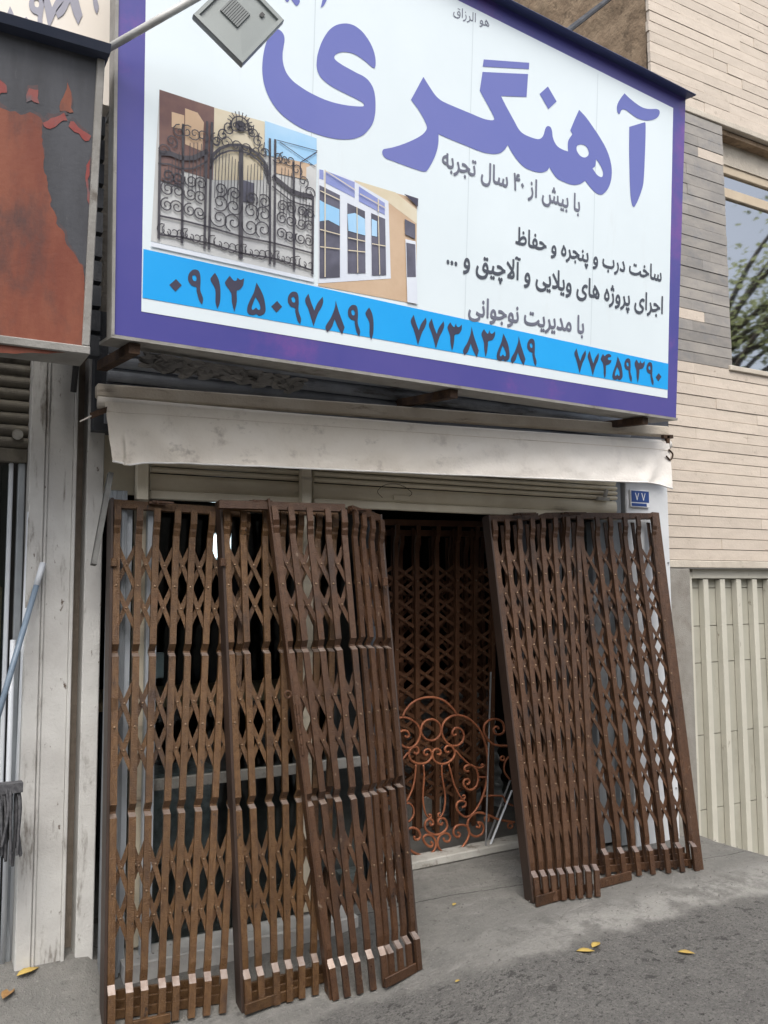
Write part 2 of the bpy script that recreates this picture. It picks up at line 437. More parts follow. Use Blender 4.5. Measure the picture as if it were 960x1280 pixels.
def empty(name, loc, label, cat, group=None, matrix=None, local=False):
    # parts are written in world coordinates unless local=True
    o = bpy.data.objects.new(name, None); col.objects.link(o)
    o.empty_display_size = .1
    m = matrix if matrix is not None else Matrix.Translation(Vector(loc))
    o.matrix_world = m
    if not local: PINV[o.name] = m.inverted()
    return tag(o, label, cat, group)
def lerp(a, b, t): return Vector(a)*(1-t)+Vector(b)*t
def ss(a, b, x):
    t = min(1, max(0, (x-a)/(b-a))); return t*t*(3-2*t)
def catmull(pts, n=5, closed=False):
    P = [Vector(p) for p in pts]; out = []; N = len(P)
    rng = range(N if closed else N-1)
    for i in rng:
        p0 = P[(i-1) % N] if closed or i > 0 else P[0]
        p1, p2 = P[i], P[(i+1) % N]
        p3 = P[(i+2) % N] if closed or i+2 < N else P[-1]
        for k in range(n):
            t = k/n
            out.append(.5*((2*p1)+(p2-p0)*t+(2*p0-5*p1+4*p2-p3)*t*t+(3*p1-p0-3*p2+p3)*t*t*t))
    if not closed: out.append(P[-1])
    return out

# ------------------------------------------------------------------ ground
def ground(x, y):
    zl = min(.13, max(-.08, -.05+.28*(y+.14)))
    if y < -.4: zl -= .02*min(3, (-y-.4))
    zr = .1+.1*min(.5, max(0, y-.2))-.09*min(1.2, max(0, -y-.35))-.02*min(3, max(0, -y-1.5))
    zf = min(.145, max(zl, .145+.55*(y-.26)))
    zl = zl+(zf-zl)*(1-ss(.72, .82, x))
    t = ss(1.5, 2.5, x)
    z = zl*(1-t)+zr*t
    z -= .30*min(1, max(0, (x-4.3)/.7))*ss(-1.0, .2, y)
    return z
def build_ground():
    xs = [-60, -30, -15, -8, -4, -2.5, -1.5]+[-1+.06*i for i in range(117)]+[6.2, 6.8, 8, 11, 18, 35, 60]
    ys = [-60, -30, -18, -12, -9, -7, -6, -5, -4.4, -4, -3.6]+[-3.3+.06*i for i in range(66)]+[.75, 1.2, 3, 8, 20, 60]
    mb = MB()
    for y in ys:
        for x in xs:
            z = ground(x, min(y, .5))
            if -1 < x < 6 and -3.3 < y < .6:
                z += .006*(noise.noise(Vector((x*2.3, y*2.3, 0))))+.004*noise.noise(Vector((x*7, y*7, 3)))
            if y > .62: z = min(z, .1) if x < 4.3 else z
            mb.v.append((x, y, z))
    nx = len(xs)
    for j in range(len(ys)-1):
        for i in range(nx-1):
            mb.f.append((j*nx+i, j*nx+i+1, (j+1)*nx+i+1, (j+1)*nx+i)); mb.mi.append(0)
    o = mb.build('pavement', 'ground_mix', smooth=True)
    tag(o, kind='structure')
build_ground()
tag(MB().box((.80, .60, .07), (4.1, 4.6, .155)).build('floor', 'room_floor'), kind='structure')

# ------------------------------------------------------------------ shop building
YF = .30
shop = empty('metalwork_shop', (2.4, .3, .05), 'single storey workshop with open dark interior under the big purple sign', 'building')
w = MB()
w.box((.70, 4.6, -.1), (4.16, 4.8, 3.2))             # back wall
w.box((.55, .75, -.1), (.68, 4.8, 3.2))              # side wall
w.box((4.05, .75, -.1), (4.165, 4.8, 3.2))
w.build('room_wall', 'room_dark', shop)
MB().box((.5, .32, 2.72), (4.165, .75, 3.75)).build('wall', 'render_wall', shop)
MB().box((.5, .752, 3.0), (4.165, 4.8, 3.2)).build('roof', 'render_wall', shop)
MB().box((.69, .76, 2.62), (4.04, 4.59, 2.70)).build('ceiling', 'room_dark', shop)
# posts
def post(name, x0, x1, y0, y1, z0, z1, m, parent, bevel=.004): return MB().box((x0, y0, z0), (x1, y1, z1)).build(name, m, parent, bevel=bevel)
post('post', .690, .760, .26, .36, .10, 2.60, 'white_paint', shop)
post('corner_pilaster', 3.80, 4.158, .27, .40, .06, 2.72, 'white_panel', shop, .006)
for zz in (.4, 1.1, 1.75): MB().tube([(4.135, .269, zz), (4.135, .262, zz)], .006, 6).build('screw', 'steel', shop)
post('mullion', .904, .958, .27, .33, .12, 2.16, 'cream', shop)
post('mullion', 1.690, 1.749, .27, .33, .12, 2.16, 'cream', shop)
post('door_jamb', 3.02, 3.07, .30, .36, .14, 1.99, 'dark_steel', shop)
post('door_jamb', 3.70, 3.775, .285, .36, .12, 2.72, 'aluminium', shop)
for x in (3.28, 3.36, 3.55):
    post('window_frame', x, x+.035, .30, .35, .14, 1.99, 'aluminium', shop)
MB().box((3.585, .325, .14), (3.70, .34, 2.05)).build('door_panel', 'aluminium', shop)
p = MB().box((3.07, .345, .30), (3.55, .351, 2.05)).build('window_pane', 'shop_glass', shop)
# low sill in front of the shop window, mullion and pane
MB().box((.86, .15, .005), (1.92, .33, .105)).build('sill', 'white_paint', shop, bevel=.006)
MB().box((.86, .16, -.09), (1.92, .33, .003)).build('sill_base', 'dark_steel', shop)
MB().box((.96, .285, 0.744), (2.05, .325, 0.791)).build('transom', 'dirty_white', shop, bevel=.003)
MB().box((.96, .305, .11), (1.69, .311, 2.0)).build('window_pane', 'shop_glass', shop)
MB().box((1.75, .305, .11), (2.05, .311, 2.0)).build('window_pane', 'shop_glass', shop)
post('door_jamb', 2.05, 2.09, .28, .36, .12, 1.99, 'dark_steel', shop)
# worn white threshold
t = MB()
t.hexa([(2.011, 0.483, 0.13), (3.45, 0.531, 0.13), tuple(a+b for a, b in zip((3.45, 0.531, 0.13), (0, .12, 0))), tuple(a+b for a, b in zip((2.011, 0.483, 0.13), (0, .12, 0))),
        tuple(a+b for a, b in zip((2.011, 0.483, 0.13), (0, .004, .042))), tuple(a+b for a, b in zip((3.45, 0.531, 0.13), (0, .004, .042))),
        tuple(a+b for a, b in zip((3.45, 0.531, 0.13), (0, .12, .042))), tuple(a+b for a, b in zip((2.011, 0.483, 0.13), (0, .12, .042)))])
t.build('threshold', 'dirty_white', shop, bevel=.006)

# roller shutter, half lowered behind the awning
sh = empty('roller_shutter', (2.2, .34, 2.0), 'cream roller shutter drawn up behind the pale awning flap', 'shutter')
def slat_mesh(x0, x1, h, d):
    mb = MB(); n = 6; prof = []
    for i in range(n+1):
        t = i/n; prof.append((-d*math.sin(math.pi*t)**.7, h*(t)))
    vs = []
    for x in (x0, x1):
        for (y, z) in prof: vs.append((x, y, z))
        vs += [(x, .012, h), (x, .012, 0)]
    k = n+3
    fs = [(i, (i+1) % k, k+(i+1) % k, k+i) for i in range(k)]
    fs += [tuple(range(k))[::-1], tuple(range(k, 2*k))]
    return mb.add(vs, fs)
for (x0, x1, s0) in ((0.952, 1.655, 0), (1.726, 3.688, 0)):
    big = slat_mesh(x0, x1, .072, .009); big.mats = ['cream']; bm_ = big.mesh('shutter_slat')
    sm = slat_mesh(x0, x1, .0245, .016); sm.mats = ['cream']; sm_ = sm.mesh('shutter_slat_narrow')
    z = 2.035
    link('slat', bm_, sh, 0, Matrix.Translation((0, .24, z))); z += .078
    for k in range(3):
        link('slat', sm_, sh, 0, Matrix.Translation((0, .24, z))); z += .0285
    link('slat', bm_, sh, 0, Matrix.Translation((0, .24, z))); z += .078
    for k in range(2):
        link('slat', bm_, sh, 0, Matrix.Translation((0, .24, z))); z += .078
    bbar = MB().box((x0, .225, 1.995), (x1, .26, 2.033)).build('bottom_bar', 'cream', sh, bevel=.004)
MB().bar((2.16, 0.22, 2.056), (2.254, 0.22, 2.056), .012, .02).build('handle', 'cream', bbar)
MB().tube(catmull([(2.096, 0.22, 2.053), (2.063, 0.21, 2.082), (2.109, 0.21, 2.117), (2.192, 0.21, 2.121), (2.262, 0.21, 2.084), (2.235, 0.22, 2.059)], 4), .0015, 5).build('wire', 'rust', bbar)
for xa in (0.881, 1.645):
    MB().box((xa, .185, 1.985), (xa+.05, .222, 2.26)).build('guide_post', 'cream', sh, bevel=.003)
# lower left end of the shutter, beside the post
MB().box((.762, .335, 2.02), (.905, .36, 2.42)).build('guide_cover', 'cream', sh)
lk = MB(); lk.box((3.522, 0.21, 2.105), tuple(a+b for a, b in zip((3.522, 0.21, 2.105), (.09, .02, .018)))); lk.tube([(3.563, 0.2, 2.124), (3.577, 0.2, 2.167)], .012, 8)
lk.build('padlock', 'dirty_white', sh)

# dark slatted steel fascia above the awning
fa = empty('steel_fascia', (2.3, .1, 2.4), 'dark ribbed steel fascia in the shadow under the purple sign', 'fascia')
fs_ = slat_mesh(.74, 3.72, .055, .012); fs_.mats = ['fascia_steel']; fsm = fs_.mesh('fascia_rib')
for k in range(8):
    link('rib', fsm, fa, 0, Matrix.Translation((0, .18-.012*k, 2.30+.0575*k)))
MB().box((.70, .195, 2.27), (4.1, .30, 2.78)).build('backing', 'dark_steel', fa)

# ------------------------------------------------------------------ purple sign
SB = Vector((0.651, -0.4, 2.513)); SU = Vector((0.9992, 0.0402, -0.001)); SV = Vector((0.0045, -0.0863, 0.9963)); SN = SU.cross(SV)
SM = Matrix((SU, SV, SN)).transposed().to_4x4(); SM.translation = SB
sign = empty('shop_sign', SB, 'large white and purple light box sign with blue phone number band', 'sign', matrix=SM, local=True)
def flat(name, pts, z, m, parent=sign):
    mb = MB(); mb.add([(p[0], p[1], z) for p in pts], [tuple(range(len(pts)))])
    return mb.build(name, m, parent)
OUT = [(0, 0), (2.984, 0), (2.971, 1.732), (-.06, 1.86)]
mb = MB(); D_ = -.07
mb.add([(x, y, D_) for x, y in OUT]+[(x, y, 0) for x, y in OUT], [(3, 2, 1, 0), (4, 5, 6, 7), (0, 1, 5, 4), (1, 2, 6, 5), (2, 3, 7, 6), (3, 0, 4, 7)])
mb.mats = ['sign_purple', 'grey_frame']
mb.mi = [1, 0, 1, 1, 1, 1]
mb.build('box_body', None, sign)
white_face = flat('white_face', [(.092, .097), (2.909, .097), (2.874, 1.650), (.04, 1.789)], .0015, 'sign_white')
blue_band = flat('blue_band', [(.0935, .147), (2.9075, .142), (2.905, .281), (.089, .3245)], .003, 'sign_blue')
for uu in (.75, 1.545, 2.33):
    flat('face_seam', [(uu, .30), (uu+.004, .30), (uu-.014, 1.66), (uu-.018, 1.66)], .0022, 'sign_seam', white_face)
# projecting top hood and edge beads
mb = MB(); mb.hexa([(-.08, 1.862, -.08), (2.985, 1.734, -.08), (2.985, 1.726, .058), (-.08, 1.853, .058), (-.08, 1.869, -.08), (2.985, 1.741, -.08), (2.985, 1.733, .062), (-.08, 1.860, .062)])
mb.build('hood', 'sign_navy', sign, bevel=.003)
mb = MB(); mb.hexa([(-.010, -.004, -.07), (-.001, -.004, -.07), (-.001, -.004, .008), (-.012, -.004, .008), (-.074, 1.858, -.07), (-.061, 1.858, -.07), (-.061, 1.858, .008), (-.074, 1.858, .008)])
mb.build('edge_trim', 'grey_frame', sign)
mb = MB(); mb.hexa([(-.012, -.014, -.17), (2.99, -.014, -.17), (2.99, -.014, .006), (-.012, -.014, .006), (-.012, -.002, -.17), (2.99, -.002, -.17), (2.99, -.002, .006), (-.012, -.002, .006)])
mb.build('edge_trim', 'grey_frame', sign)
# steel tube brackets behind
for (x, y) in ((.06, -.03), (1.5, -.03), (2.75, -.03)):
    MB().box((x, y-.025, -.5), (x+.04, y+.013, -.02)).build('bracket', 'rust', sign)

def smooth_contour(pts, n=4):
    # points carry an optional third value that marks a corner
    N = len(pts); out = []
    P = [Vector(p[:2]) for p in pts]; cor = [len(p) > 2 for p in pts]
    for i in range(N):
        p1, p2 = P[i], P[(i+1) % N]
        p0 = P[i-1] if not cor[i] else p1-(p2-p1)
        p3 = P[(i+2) % N] if not cor[(i+1) % N] else p2+(p2-p1)
        if cor[i] and cor[(i+1) % N]:
            out.append(p1); continue
        for k in range(n):
            t = k/n
            out.append(.5*((2*p1)+(p2-p0)*t+(2*p0-5*p1+4*p2-p3)*t*t+(3*p1-p0-3*p2+p3)*t*t*t))
    return out
def filled(contours):
    cu = bpy.data.curves.new('outline', 'CURVE'); cu.dimensions = '2D'; cu.fill_mode = 'BOTH'
    for c in contours:
        s = cu.splines.new('POLY'); s.points.add(len(c)-1); s.use_cyclic_u = True
        for q, p in zip(s.points, c): q.co = (p[0], p[1], 0, 1)
    o = bpy.data.objects.new('outline', cu); col.objects.link(o)
    dg = bpy.context.evaluated_depsgraph_get(); dg.update()
    me = bpy.data.meshes.new_from_object(o.evaluated_get(dg))
    bpy.data.objects.remove(o); bpy.data.curves.remove(cu)
    return me
def letter(name, contours, z, m, smooth=True, parent=white_face):
    me = filled([smooth_contour(c) if smooth else c for c in contours])
    for v in me.vertices: v.co.z = z
    me.materials.clear(); me.materials.append(MATS[m]); me.name = name
    return link(name, me, parent)

W_YE = [(0.5769,1.2953),(0.5914,1.2933),(0.6035,1.283),(0.6084,1.2643),(0.6056,1.2367),(0.6028,1.2091),(0.6041,1.1828),(0.6104,1.1582),(0.6249,1.1334),(0.6492,1.1141),(0.6793,1.1018),(0.7216,1.0902),(0.7764,1.0821),(0.8256,1.0802),(0.8753,1.0837),(0.9255,1.0917),(0.9731,1.1039),(0.9798,1.1126),(0.9723,1.1205),(0.9431,1.126),(0.8982,1.1322),(0.8539,1.1383),(0.8163,1.1462),(0.7819,1.1604),(0.7627,1.179),(0.7537,1.2035),(0.754,1.2363),(0.7587,1.2651),(0.7692,1.3014),(0.783,1.3333),(0.8029,1.3675),(0.8294,1.3958),(0.8598,1.4145),(0.8908,1.4251),(0.9225,1.4265),(0.9551,1.4162),(0.9819,1.397),(1.0025,1.3756),(1.0182,1.3495),(1.0266,1.3238),(1.0286,1.2961),(1.0241,1.2804,1),(1.0069,1.2835),(0.9803,1.2949),(0.954,1.3033),(0.9249,1.3091),(0.8963,1.3071),(0.8714,1.3007),(0.847,1.2872),(0.8339,1.273),(0.8332,1.2617),(0.8454,1.2535),(0.874,1.2459),(0.9058,1.2404),(0.9412,1.2347),(0.9736,1.2307),(1.0001,1.2191),(1.0208,1.1971),(1.0321,1.1665),(1.0365,1.128),(1.0358,1.0881),(1.0276,1.0517),(1.0096,1.0184),(0.9819,0.9854),(0.9444,0.9611),(0.907,0.9465),(0.8634,0.9363),(0.814,0.9312),(0.7591,0.9309),(0.7049,0.9349),(0.657,0.9463),(0.6095,0.966),(0.5737,0.9928),(0.5464,1.0271),(0.5294,1.0641),(0.5208,1.1036),(0.5191,1.1399),(0.5222,1.183),(0.5315,1.2282),(0.5441,1.2614),(0.5603,1.2828)]
W_GR = [(1.2716,1.3209,1),(1.2976,1.2957),(1.3349,1.2626),(1.3625,1.2486),(1.39,1.2433),(1.4359,1.2402),(1.4918,1.2376),(1.5484,1.2349),(1.606,1.2322),(1.6446,1.2362),(1.6667,1.2432),(1.6691,1.254),(1.6524,1.2763),(1.6215,1.3097),(1.5809,1.353,1),(1.5928,1.4434,1),(1.8616,1.5171,1),(1.8578,1.4069,1),(1.705,1.3662,1),(1.7283,1.3372),(1.76,1.3033),(1.792,1.2692),(1.8188,1.2412),(1.8502,1.2277),(1.9031,1.2246),(1.9395,1.2282),(1.96,1.2401),(1.9728,1.2597),(1.98,1.2859),(1.9888,1.3021),(2.0024,1.3083),(2.0154,1.3054),(2.0247,1.2902),(2.0304,1.2633),(2.0456,1.239),(2.068,1.2247),(2.101,1.2195),(2.1329,1.2198,1),(2.1294,1.2451),(2.1323,1.2747),(2.157,1.3119,1),(2.1419,1.3266,1),(2.1668,1.3831),(2.1952,1.4433,1),(2.2415,1.4209),(2.2888,1.3882),(2.3369,1.3511),(2.3798,1.3119),(2.4114,1.2694),(2.4303,1.2232),(2.4348,1.1817),(2.4276,1.1374),(2.4082,1.0987),(2.3803,1.07),(2.3609,1.0612),(2.3283,1.0627),(2.2929,1.0794),(2.2528,1.1055,1),(2.2245,1.0836),(2.1915,1.0698),(2.1584,1.0634),(2.1142,1.0649),(2.0702,1.0705),(2.0423,1.0879),(2.0153,1.1127,1),(2.0045,1.0946),(1.9786,1.0792),(1.9474,1.0706),(1.9004,1.0684),(1.8588,1.0738),(1.8168,1.0946),(1.7799,1.1244),(1.7555,1.1508,1),(1.7387,1.1253),(1.7149,1.1034),(1.686,1.0903),(1.652,1.083),(1.6135,1.079),(1.5559,1.0807),(1.4992,1.0845),(1.4341,1.0881),(1.3636,1.0943,1),(1.3646,1.0559),(1.3598,1.0249),(1.348,0.9885),(1.3277,0.9463),(1.3112,0.9199),(1.2983,0.9108),(1.272,0.9086),(1.2024,0.9107),(1.134,0.9148),(1.1003,0.9169),(1.0831,0.9267),(1.0784,0.9397),(1.0836,0.9518),(1.0983,0.9592),(1.1312,0.9737),(1.1809,1.0007),(1.2312,1.0324),(1.2733,1.0644),(1.2942,1.0885),(1.3005,1.1049),(1.2944,1.1216),(1.2737,1.1489),(1.2461,1.1761),(1.2126,1.2028,1)]
W_H1 = [(2.2204,1.2777),(2.2487,1.277),(2.2691,1.2573),(2.2679,1.2361),(2.2459,1.2196),(2.2177,1.2189),(2.1945,1.2335),(2.1868,1.2522),(2.195,1.2668)]
W_H2 = [(2.321,1.2307,1),(2.3498,1.2111),(2.3711,1.1828),(2.3723,1.1594),(2.3587,1.1501),(2.3329,1.1546),(2.2994,1.179,1),(2.316,1.1924),(2.321,1.208)]
W_BAR = [(1.5967,1.5022,1),(1.8661,1.5726,1),(1.8656,1.5422,1),(1.5926,1.4679,1)]
W_DOT = [(1.9877,1.4965,1),(2.0464,1.441,1),(1.9962,1.389,1),(1.9372,1.445,1)]
W_AL = [(2.5475,1.4568,1),(2.6577,1.5115,1),(2.6659,1.5071),(2.669,1.4476),(2.6701,1.3473),(2.6688,1.2632),(2.6659,1.1955),(2.6524,1.1477),(2.6311,1.0982),(2.613,1.0662),(2.6017,1.0548),(2.5896,1.0608),(2.5779,1.0912),(2.5689,1.1443),(2.5625,1.2088),(2.5539,1.3169),(2.55,1.393)]
W_MD = [(2.5044,1.6181,1),(2.5344,1.6062),(2.5821,1.5927),(2.63,1.5844),(2.6699,1.5865),(2.7097,1.5964),(2.7458,1.6069),(2.7664,1.6043),(2.7689,1.5881),(2.756,1.5674),(2.7285,1.5472),(2.6889,1.5298),(2.6492,1.5203),(2.6017,1.5179),(2.562,1.526),(2.5225,1.535),(2.4994,1.5338),(2.4845,1.5229),(2.4762,1.5052),(2.4687,1.502),(2.4584,1.5099),(2.4535,1.5303),(2.46,1.5541),(2.4776,1.5838)]
for c in ([W_YE], [W_GR, W_H1, W_H2], [W_BAR], [W_DOT], [W_AL], [W_MD]):
    letter('headline_letter', c, .003, 'letter_purple')
for c in ([(0.5933,1.4406,1),(0.6028,1.4227),(0.613,1.4167),(0.6217,1.4294),(0.6291,1.4481,1)], [(0.6164,1.4436,1),(0.6298,1.4323),(0.6529,1.4158),(0.6668,1.4347),(0.6643,1.45),(0.6505,1.4666,1)], [(0.787,1.5105,1),(0.7868,1.4884),(0.774,1.4592),(0.7606,1.4462,1),(0.7646,1.4641),(0.7691,1.4985,1)]):
    letter('headline_letter', [c], .003, 'letter_purple')

# phone digits, drawn once each
DG = {
 '7': [[(2.2337,0.2662,1),(2.2481,0.2322),(2.262,0.2062,1),(2.2733,0.2357),(2.2948,0.2649,1),(2.2983,0.2454),(2.291,0.2225),(2.277,0.1957),(2.2609,0.1452,1),(2.2512,0.1706),(2.2367,0.2059),(2.2209,0.2377)]],
 '4': [[(2.4143,0.2659,1),(2.428,0.2558,1),(2.4407,0.2664),(2.4581,0.2726),(2.4735,0.2665),(2.4703,0.259),(2.4546,0.2543),(2.4515,0.2444),(2.4641,0.241),(2.4764,0.2446,1),(2.4735,0.2314),(2.4564,0.2177),(2.4408,0.2118),(2.4402,0.1889),(2.4399,0.1603),(2.4335,0.1474,1),(2.4262,0.1681),(2.4241,0.1931),(2.4165,0.2206),(2.4017,0.2363),(2.4062,0.2509)]],
 '5': [[(2.5237,0.267,1),(2.5372,0.2496),(2.5531,0.2228),(2.562,0.1918),(2.564,0.1695),(2.5565,0.1557),(2.5406,0.1479),(2.5286,0.1522,1),(2.5137,0.1459),(2.4974,0.1484),(2.4914,0.1604),(2.494,0.1799),(2.5035,0.2035),(2.514,0.2273),(2.52,0.2505)], [(2.5219,0.2136,1),(2.514,0.192),(2.5088,0.1709),(2.5145,0.1652),(2.5265,0.1757,1),(2.5341,0.1689),(2.5421,0.1712),(2.5424,0.1828),(2.5334,0.2009)]],
 '9': [[(2.5892,0.2663),(2.6074,0.2688),(2.6163,0.2571),(2.6195,0.2316),(2.6202,0.1992),(2.6318,0.1715),(2.6292,0.1497,1),(2.6174,0.1632),(2.6066,0.1943),(2.6051,0.207),(2.5874,0.2112),(2.5748,0.2257),(2.5755,0.2483)], [(2.5885,0.2436),(2.5974,0.2493),(2.6042,0.2412),(2.603,0.2294),(2.5929,0.2293)]],
 '3': [[(2.6584,0.268,1),(2.6692,0.2564),(2.6807,0.2514),(2.6873,0.268,1),(2.6926,0.2569),(2.7031,0.2544),(2.7193,0.2677,1),(2.7185,0.2479),(2.7072,0.2287),(2.6842,0.2192),(2.6824,0.2006),(2.6792,0.1709),(2.6728,0.1499,1),(2.6639,0.1787),(2.6594,0.2108),(2.6459,0.2402),(2.648,0.2535)]],
 '0': [[(2.8317,0.2216,1),(2.853,0.2037,1),(2.8311,0.1777,1),(2.8088,0.1969,1)]],
 '1': [[(0.3621,0.2855,1),(0.3771,0.2633),(0.3852,0.2291),(0.3854,0.1844),(0.3772,0.158,1),(0.3687,0.1815),(0.3658,0.2256),(0.3468,0.256),(0.3525,0.2721)]],
 '2': [[(0.4222,0.2851,1),(0.4371,0.2708),(0.4485,0.2729),(0.4519,0.2825),(0.4636,0.2775),(0.4776,0.2864,1),(0.4741,0.2585),(0.4605,0.2407),(0.4512,0.2336),(0.453,0.196),(0.4452,0.1568,1),(0.434,0.1927),(0.4298,0.2235),(0.4058,0.2525),(0.4116,0.2697)]],
 '8': [[(0.8859,0.2702,1),(0.902,0.2294),(0.93,0.1729,1),(0.9204,0.1433,1),(0.8993,0.171),(0.8849,0.1977,1),(0.8724,0.162),(0.8549,0.1429,1),(0.8464,0.1627),(0.8674,0.1997),(0.8829,0.2408)]],
}
def dig_center(c):
    xs = [p[0] for p in c[0]]; ys = [p[1] for p in c[0]]
    return (min(xs)+max(xs))/2, (min(ys)+max(ys))/2
PHONE = [('09125097891', [(0.2129,0.2139),(0.2905,0.2227),(0.3669,0.2213),(0.4432,0.2214),(0.5372,0.2178),(0.6225,0.2028),(0.7006,0.2122),(0.7863,0.2151),(0.8868,0.2047),(0.9752,0.2054),(1.0489,0.2033)]),
         ('77383589', [(1.2969,0.2123),(1.3923,0.2115),(1.492,0.2123),(1.5876,0.2064),(1.6832,0.2116),(1.7752,0.2065),(1.8664,0.2053),(1.9496,0.2088)]),
         ('77459390', [(2.2611,0.2079),(2.351,0.2075),(2.4409,0.2093),(2.5259,0.207),(2.6023,0.2079),(2.6846,0.2114),(2.766,0.21),(2.8309,0.1996)])]
for s, cs in PHONE:
    for ch, (cu_, cv_) in zip(s, cs):
        c = DG[ch]; a, b = dig_center(c)
        k = 1.06 if s != '77459390' else 1.0
        letter('phone_digit', [[((p[0]-a)*k+cu_, (p[1]-b)*k+cv_)+tuple(p[2:]) for p in cc] for cc in c], .0045, 'print_dark', parent=blue_band)

# Persian text set in joined presentation forms
FORMS = {'\u0627': ('\ufe8d', '\ufe8e'), '\u0622': ('\ufe81', '\ufe82'), '\u0628': ('\ufe8f', '\ufe90', '\ufe91', '\ufe92'),
 '\u067e': ('\ufb56', '\ufb57', '\ufb58', '\ufb59'), '\u062a': ('\ufe95', '\ufe96', '\ufe97', '\ufe98'),
 '\u062c': ('\ufe9d', '\ufe9e', '\ufe9f', '\ufea0'), '\u0686': ('\ufb7a', '\ufb7b', '\ufb7c', '\ufb7d'),
 '\u062d': ('\ufea1', '\ufea2', '\ufea3', '\ufea4'), '\u062e': ('\ufea5', '\ufea6', '\ufea7', '\ufea8'),
 '\u062f': ('\ufea9', '\ufeaa'), '\u0631': ('\ufead', '\ufeae'), '\u0632': ('\ufeaf', '\ufeb0'), '\u0698': ('\ufb8a', '\ufb8b'),
 '\u0633': ('\ufeb1', '\ufeb2', '\ufeb3', '\ufeb4'), '\u0634': ('\ufeb5', '\ufeb6', '\ufeb7', '\ufeb8'),
 '\u0638': ('\ufec5', '\ufec6', '\ufec7', '\ufec8'), '\u0641': ('\ufed1', '\ufed2', '\ufed3', '\ufed4'),
 '\u0642': ('\ufed5', '\ufed6', '\ufed7', '\ufed8'), '\u0644': ('\ufedd', '\ufede', '\ufedf', '\ufee0'),
 '\u0645': ('\ufee1', '\ufee2', '\ufee3', '\ufee4'), '\u0646': ('\ufee5', '\ufee6', '\ufee7', '\ufee8'),
 '\u0648': ('\ufeed', '\ufeee'), '\u0647': ('\ufee9', '\ufeea', '\ufeeb', '\ufeec'), '\u06cc': ('\ufbfc', '\ufbfd', '\ufbfe', '\ufbff'),
 '\u00a7': ('\ufefb', '\ufefc')}
def shape(s):
    s = s.replace('\u0644\u0627', '\u00a7')
    out = []
    for i, ch in enumerate(s):
        if ch not in FORMS: out.append(ch); continue
        f = FORMS[ch]
        pv = s[i-1] if i else ' '; nx = s[i+1] if i+1 < len(s) else ' '
        pj = pv in FORMS and len(FORMS[pv]) == 4
        nj = nx in FORMS and len(f) == 4
        out.append(f[3] if pj and nj else f[1] if pj else f[2] if nj else f[0])
    out = out[::-1]
    r, i = [], 0
    while i < len(out):                       # digits keep their own order
        if '\u06f0' <= out[i] <= '\u06f9':
            j = i
            while j < len(out) and '\u06f0' <= out[j] <= '\u06f9': j += 1
            r += out[i:j][::-1]; i = j
        else: r.append(out[i]); i += 1
    return ''.join(r)
def text_mesh(body, bold=0):
    # glyph outlines may overlap, so fill them by winding number
    cu = bpy.data.curves.new('text', 'FONT'); cu.body = body; cu.resolution_u = 2; cu.fill_mode = 'NONE'
    o = bpy.data.objects.new('text', cu); col.objects.link(o)
    dg = bpy.context.evaluated_depsgraph_get(); dg.update()
    me = bpy.data.meshes.new_from_object(o.evaluated_get(dg))
    bpy.data.objects.remove(o); bpy.data.curves.remove(cu)
    V = [v.co.to_2d() for v in me.vertices]; E_ = [tuple(e.vertices) for e in me.edges]
    bpy.data.meshes.remove(me)
    nxt = {}
    for a, b in E_: nxt.setdefault(a, []).append(b); nxt.setdefault(b, []).append(a)
    seen, loops = set(), []
    for a in range(len(V)):
        if a in seen or a not in nxt: continue
        lp, cur, prev = [a], a, None; seen.add(a)
        c = a+1 if a+1 in nxt[a] else nxt[a][0]
        while c not in seen:
            lp.append(c); seen.add(c)
            q = [k for k in nxt[c] if k not in seen]
            if not q: break
            c = q[0]
        loops.append(lp)
    edges = [(lp[i], lp[(i+1) % len(lp)]) for lp in loops for i in range(len(lp))]
    boxes = [(min(V[i].x for i in lp), max(V[i].x for i in lp), lp) for lp in loops]
    ov, oe, of, *_ = geometry.delaunay_2d_cdt(V, edges, [], 0, 1e-5)
    keep = []
    for f in of:
        p = sum((ov[i] for i in f), Vector((0, 0)))/len(f); w_ = 0
        for x0, x1, lp in boxes:
            if not x0 <= p.x <= x1: continue
            for k in range(len(lp)):
                a, b = V[lp[k]], V[lp[(k+1) % len(lp)]]
                if (a.x <= p.x) != (b.x <= p.x):
                    y = a.y+(b.y-a.y)*(p.x-a.x)/(b.x-a.x)
                    if y > p.y: w_ += 1 if b.x > a.x else -1
        if w_: keep.append(tuple(f))
    me = bpy.data.meshes.new('text')
    me.from_pydata([(v.x, v.y, 0) for v in ov], [], keep)
    return me
def text_line(name, s, a, b, bold, m, z=.003, parent=white_face, hk=1.0):
    me = text_mesh(shape(s), .006)
    V = [v.co.copy() for v in me.vertices]; F = [tuple(p.vertices) for p in me.polygons]
    used_ = {i for f in F for i in f}
    x0, x1 = min(V[i].x for i in used_), max(V[i].x for i in used_)
    k = (b[0]-a[0])/(x1-x0); mb = MB()
    shifts = [(0, 0)]+([(bold*math.cos(i*math.pi/4), bold*math.sin(i*math.pi/4)) for i in range(8)] if bold else [])
    for q, (dx, dy) in enumerate(shifts):                 # heavy weight: layered passes of ink
        vs = []
        for v in V:
            t = (v.x+dx-x0)/(x1-x0)
            vs.append((a[0]+t*(b[0]-a[0]), a[1]*(1-t)+b[1]*t+(v.y+dy)*k*hk, z+.00012*q))
        mb.add(vs, F)
    return mb.build(name, m, parent)
text_line('slogan_text', '\u0647\u0648 \u0627\u0644\u0631\u0632\u0627\u0642', (1.417, 1.6469), (1.6208, 1.6603), 0, 'print_grey')
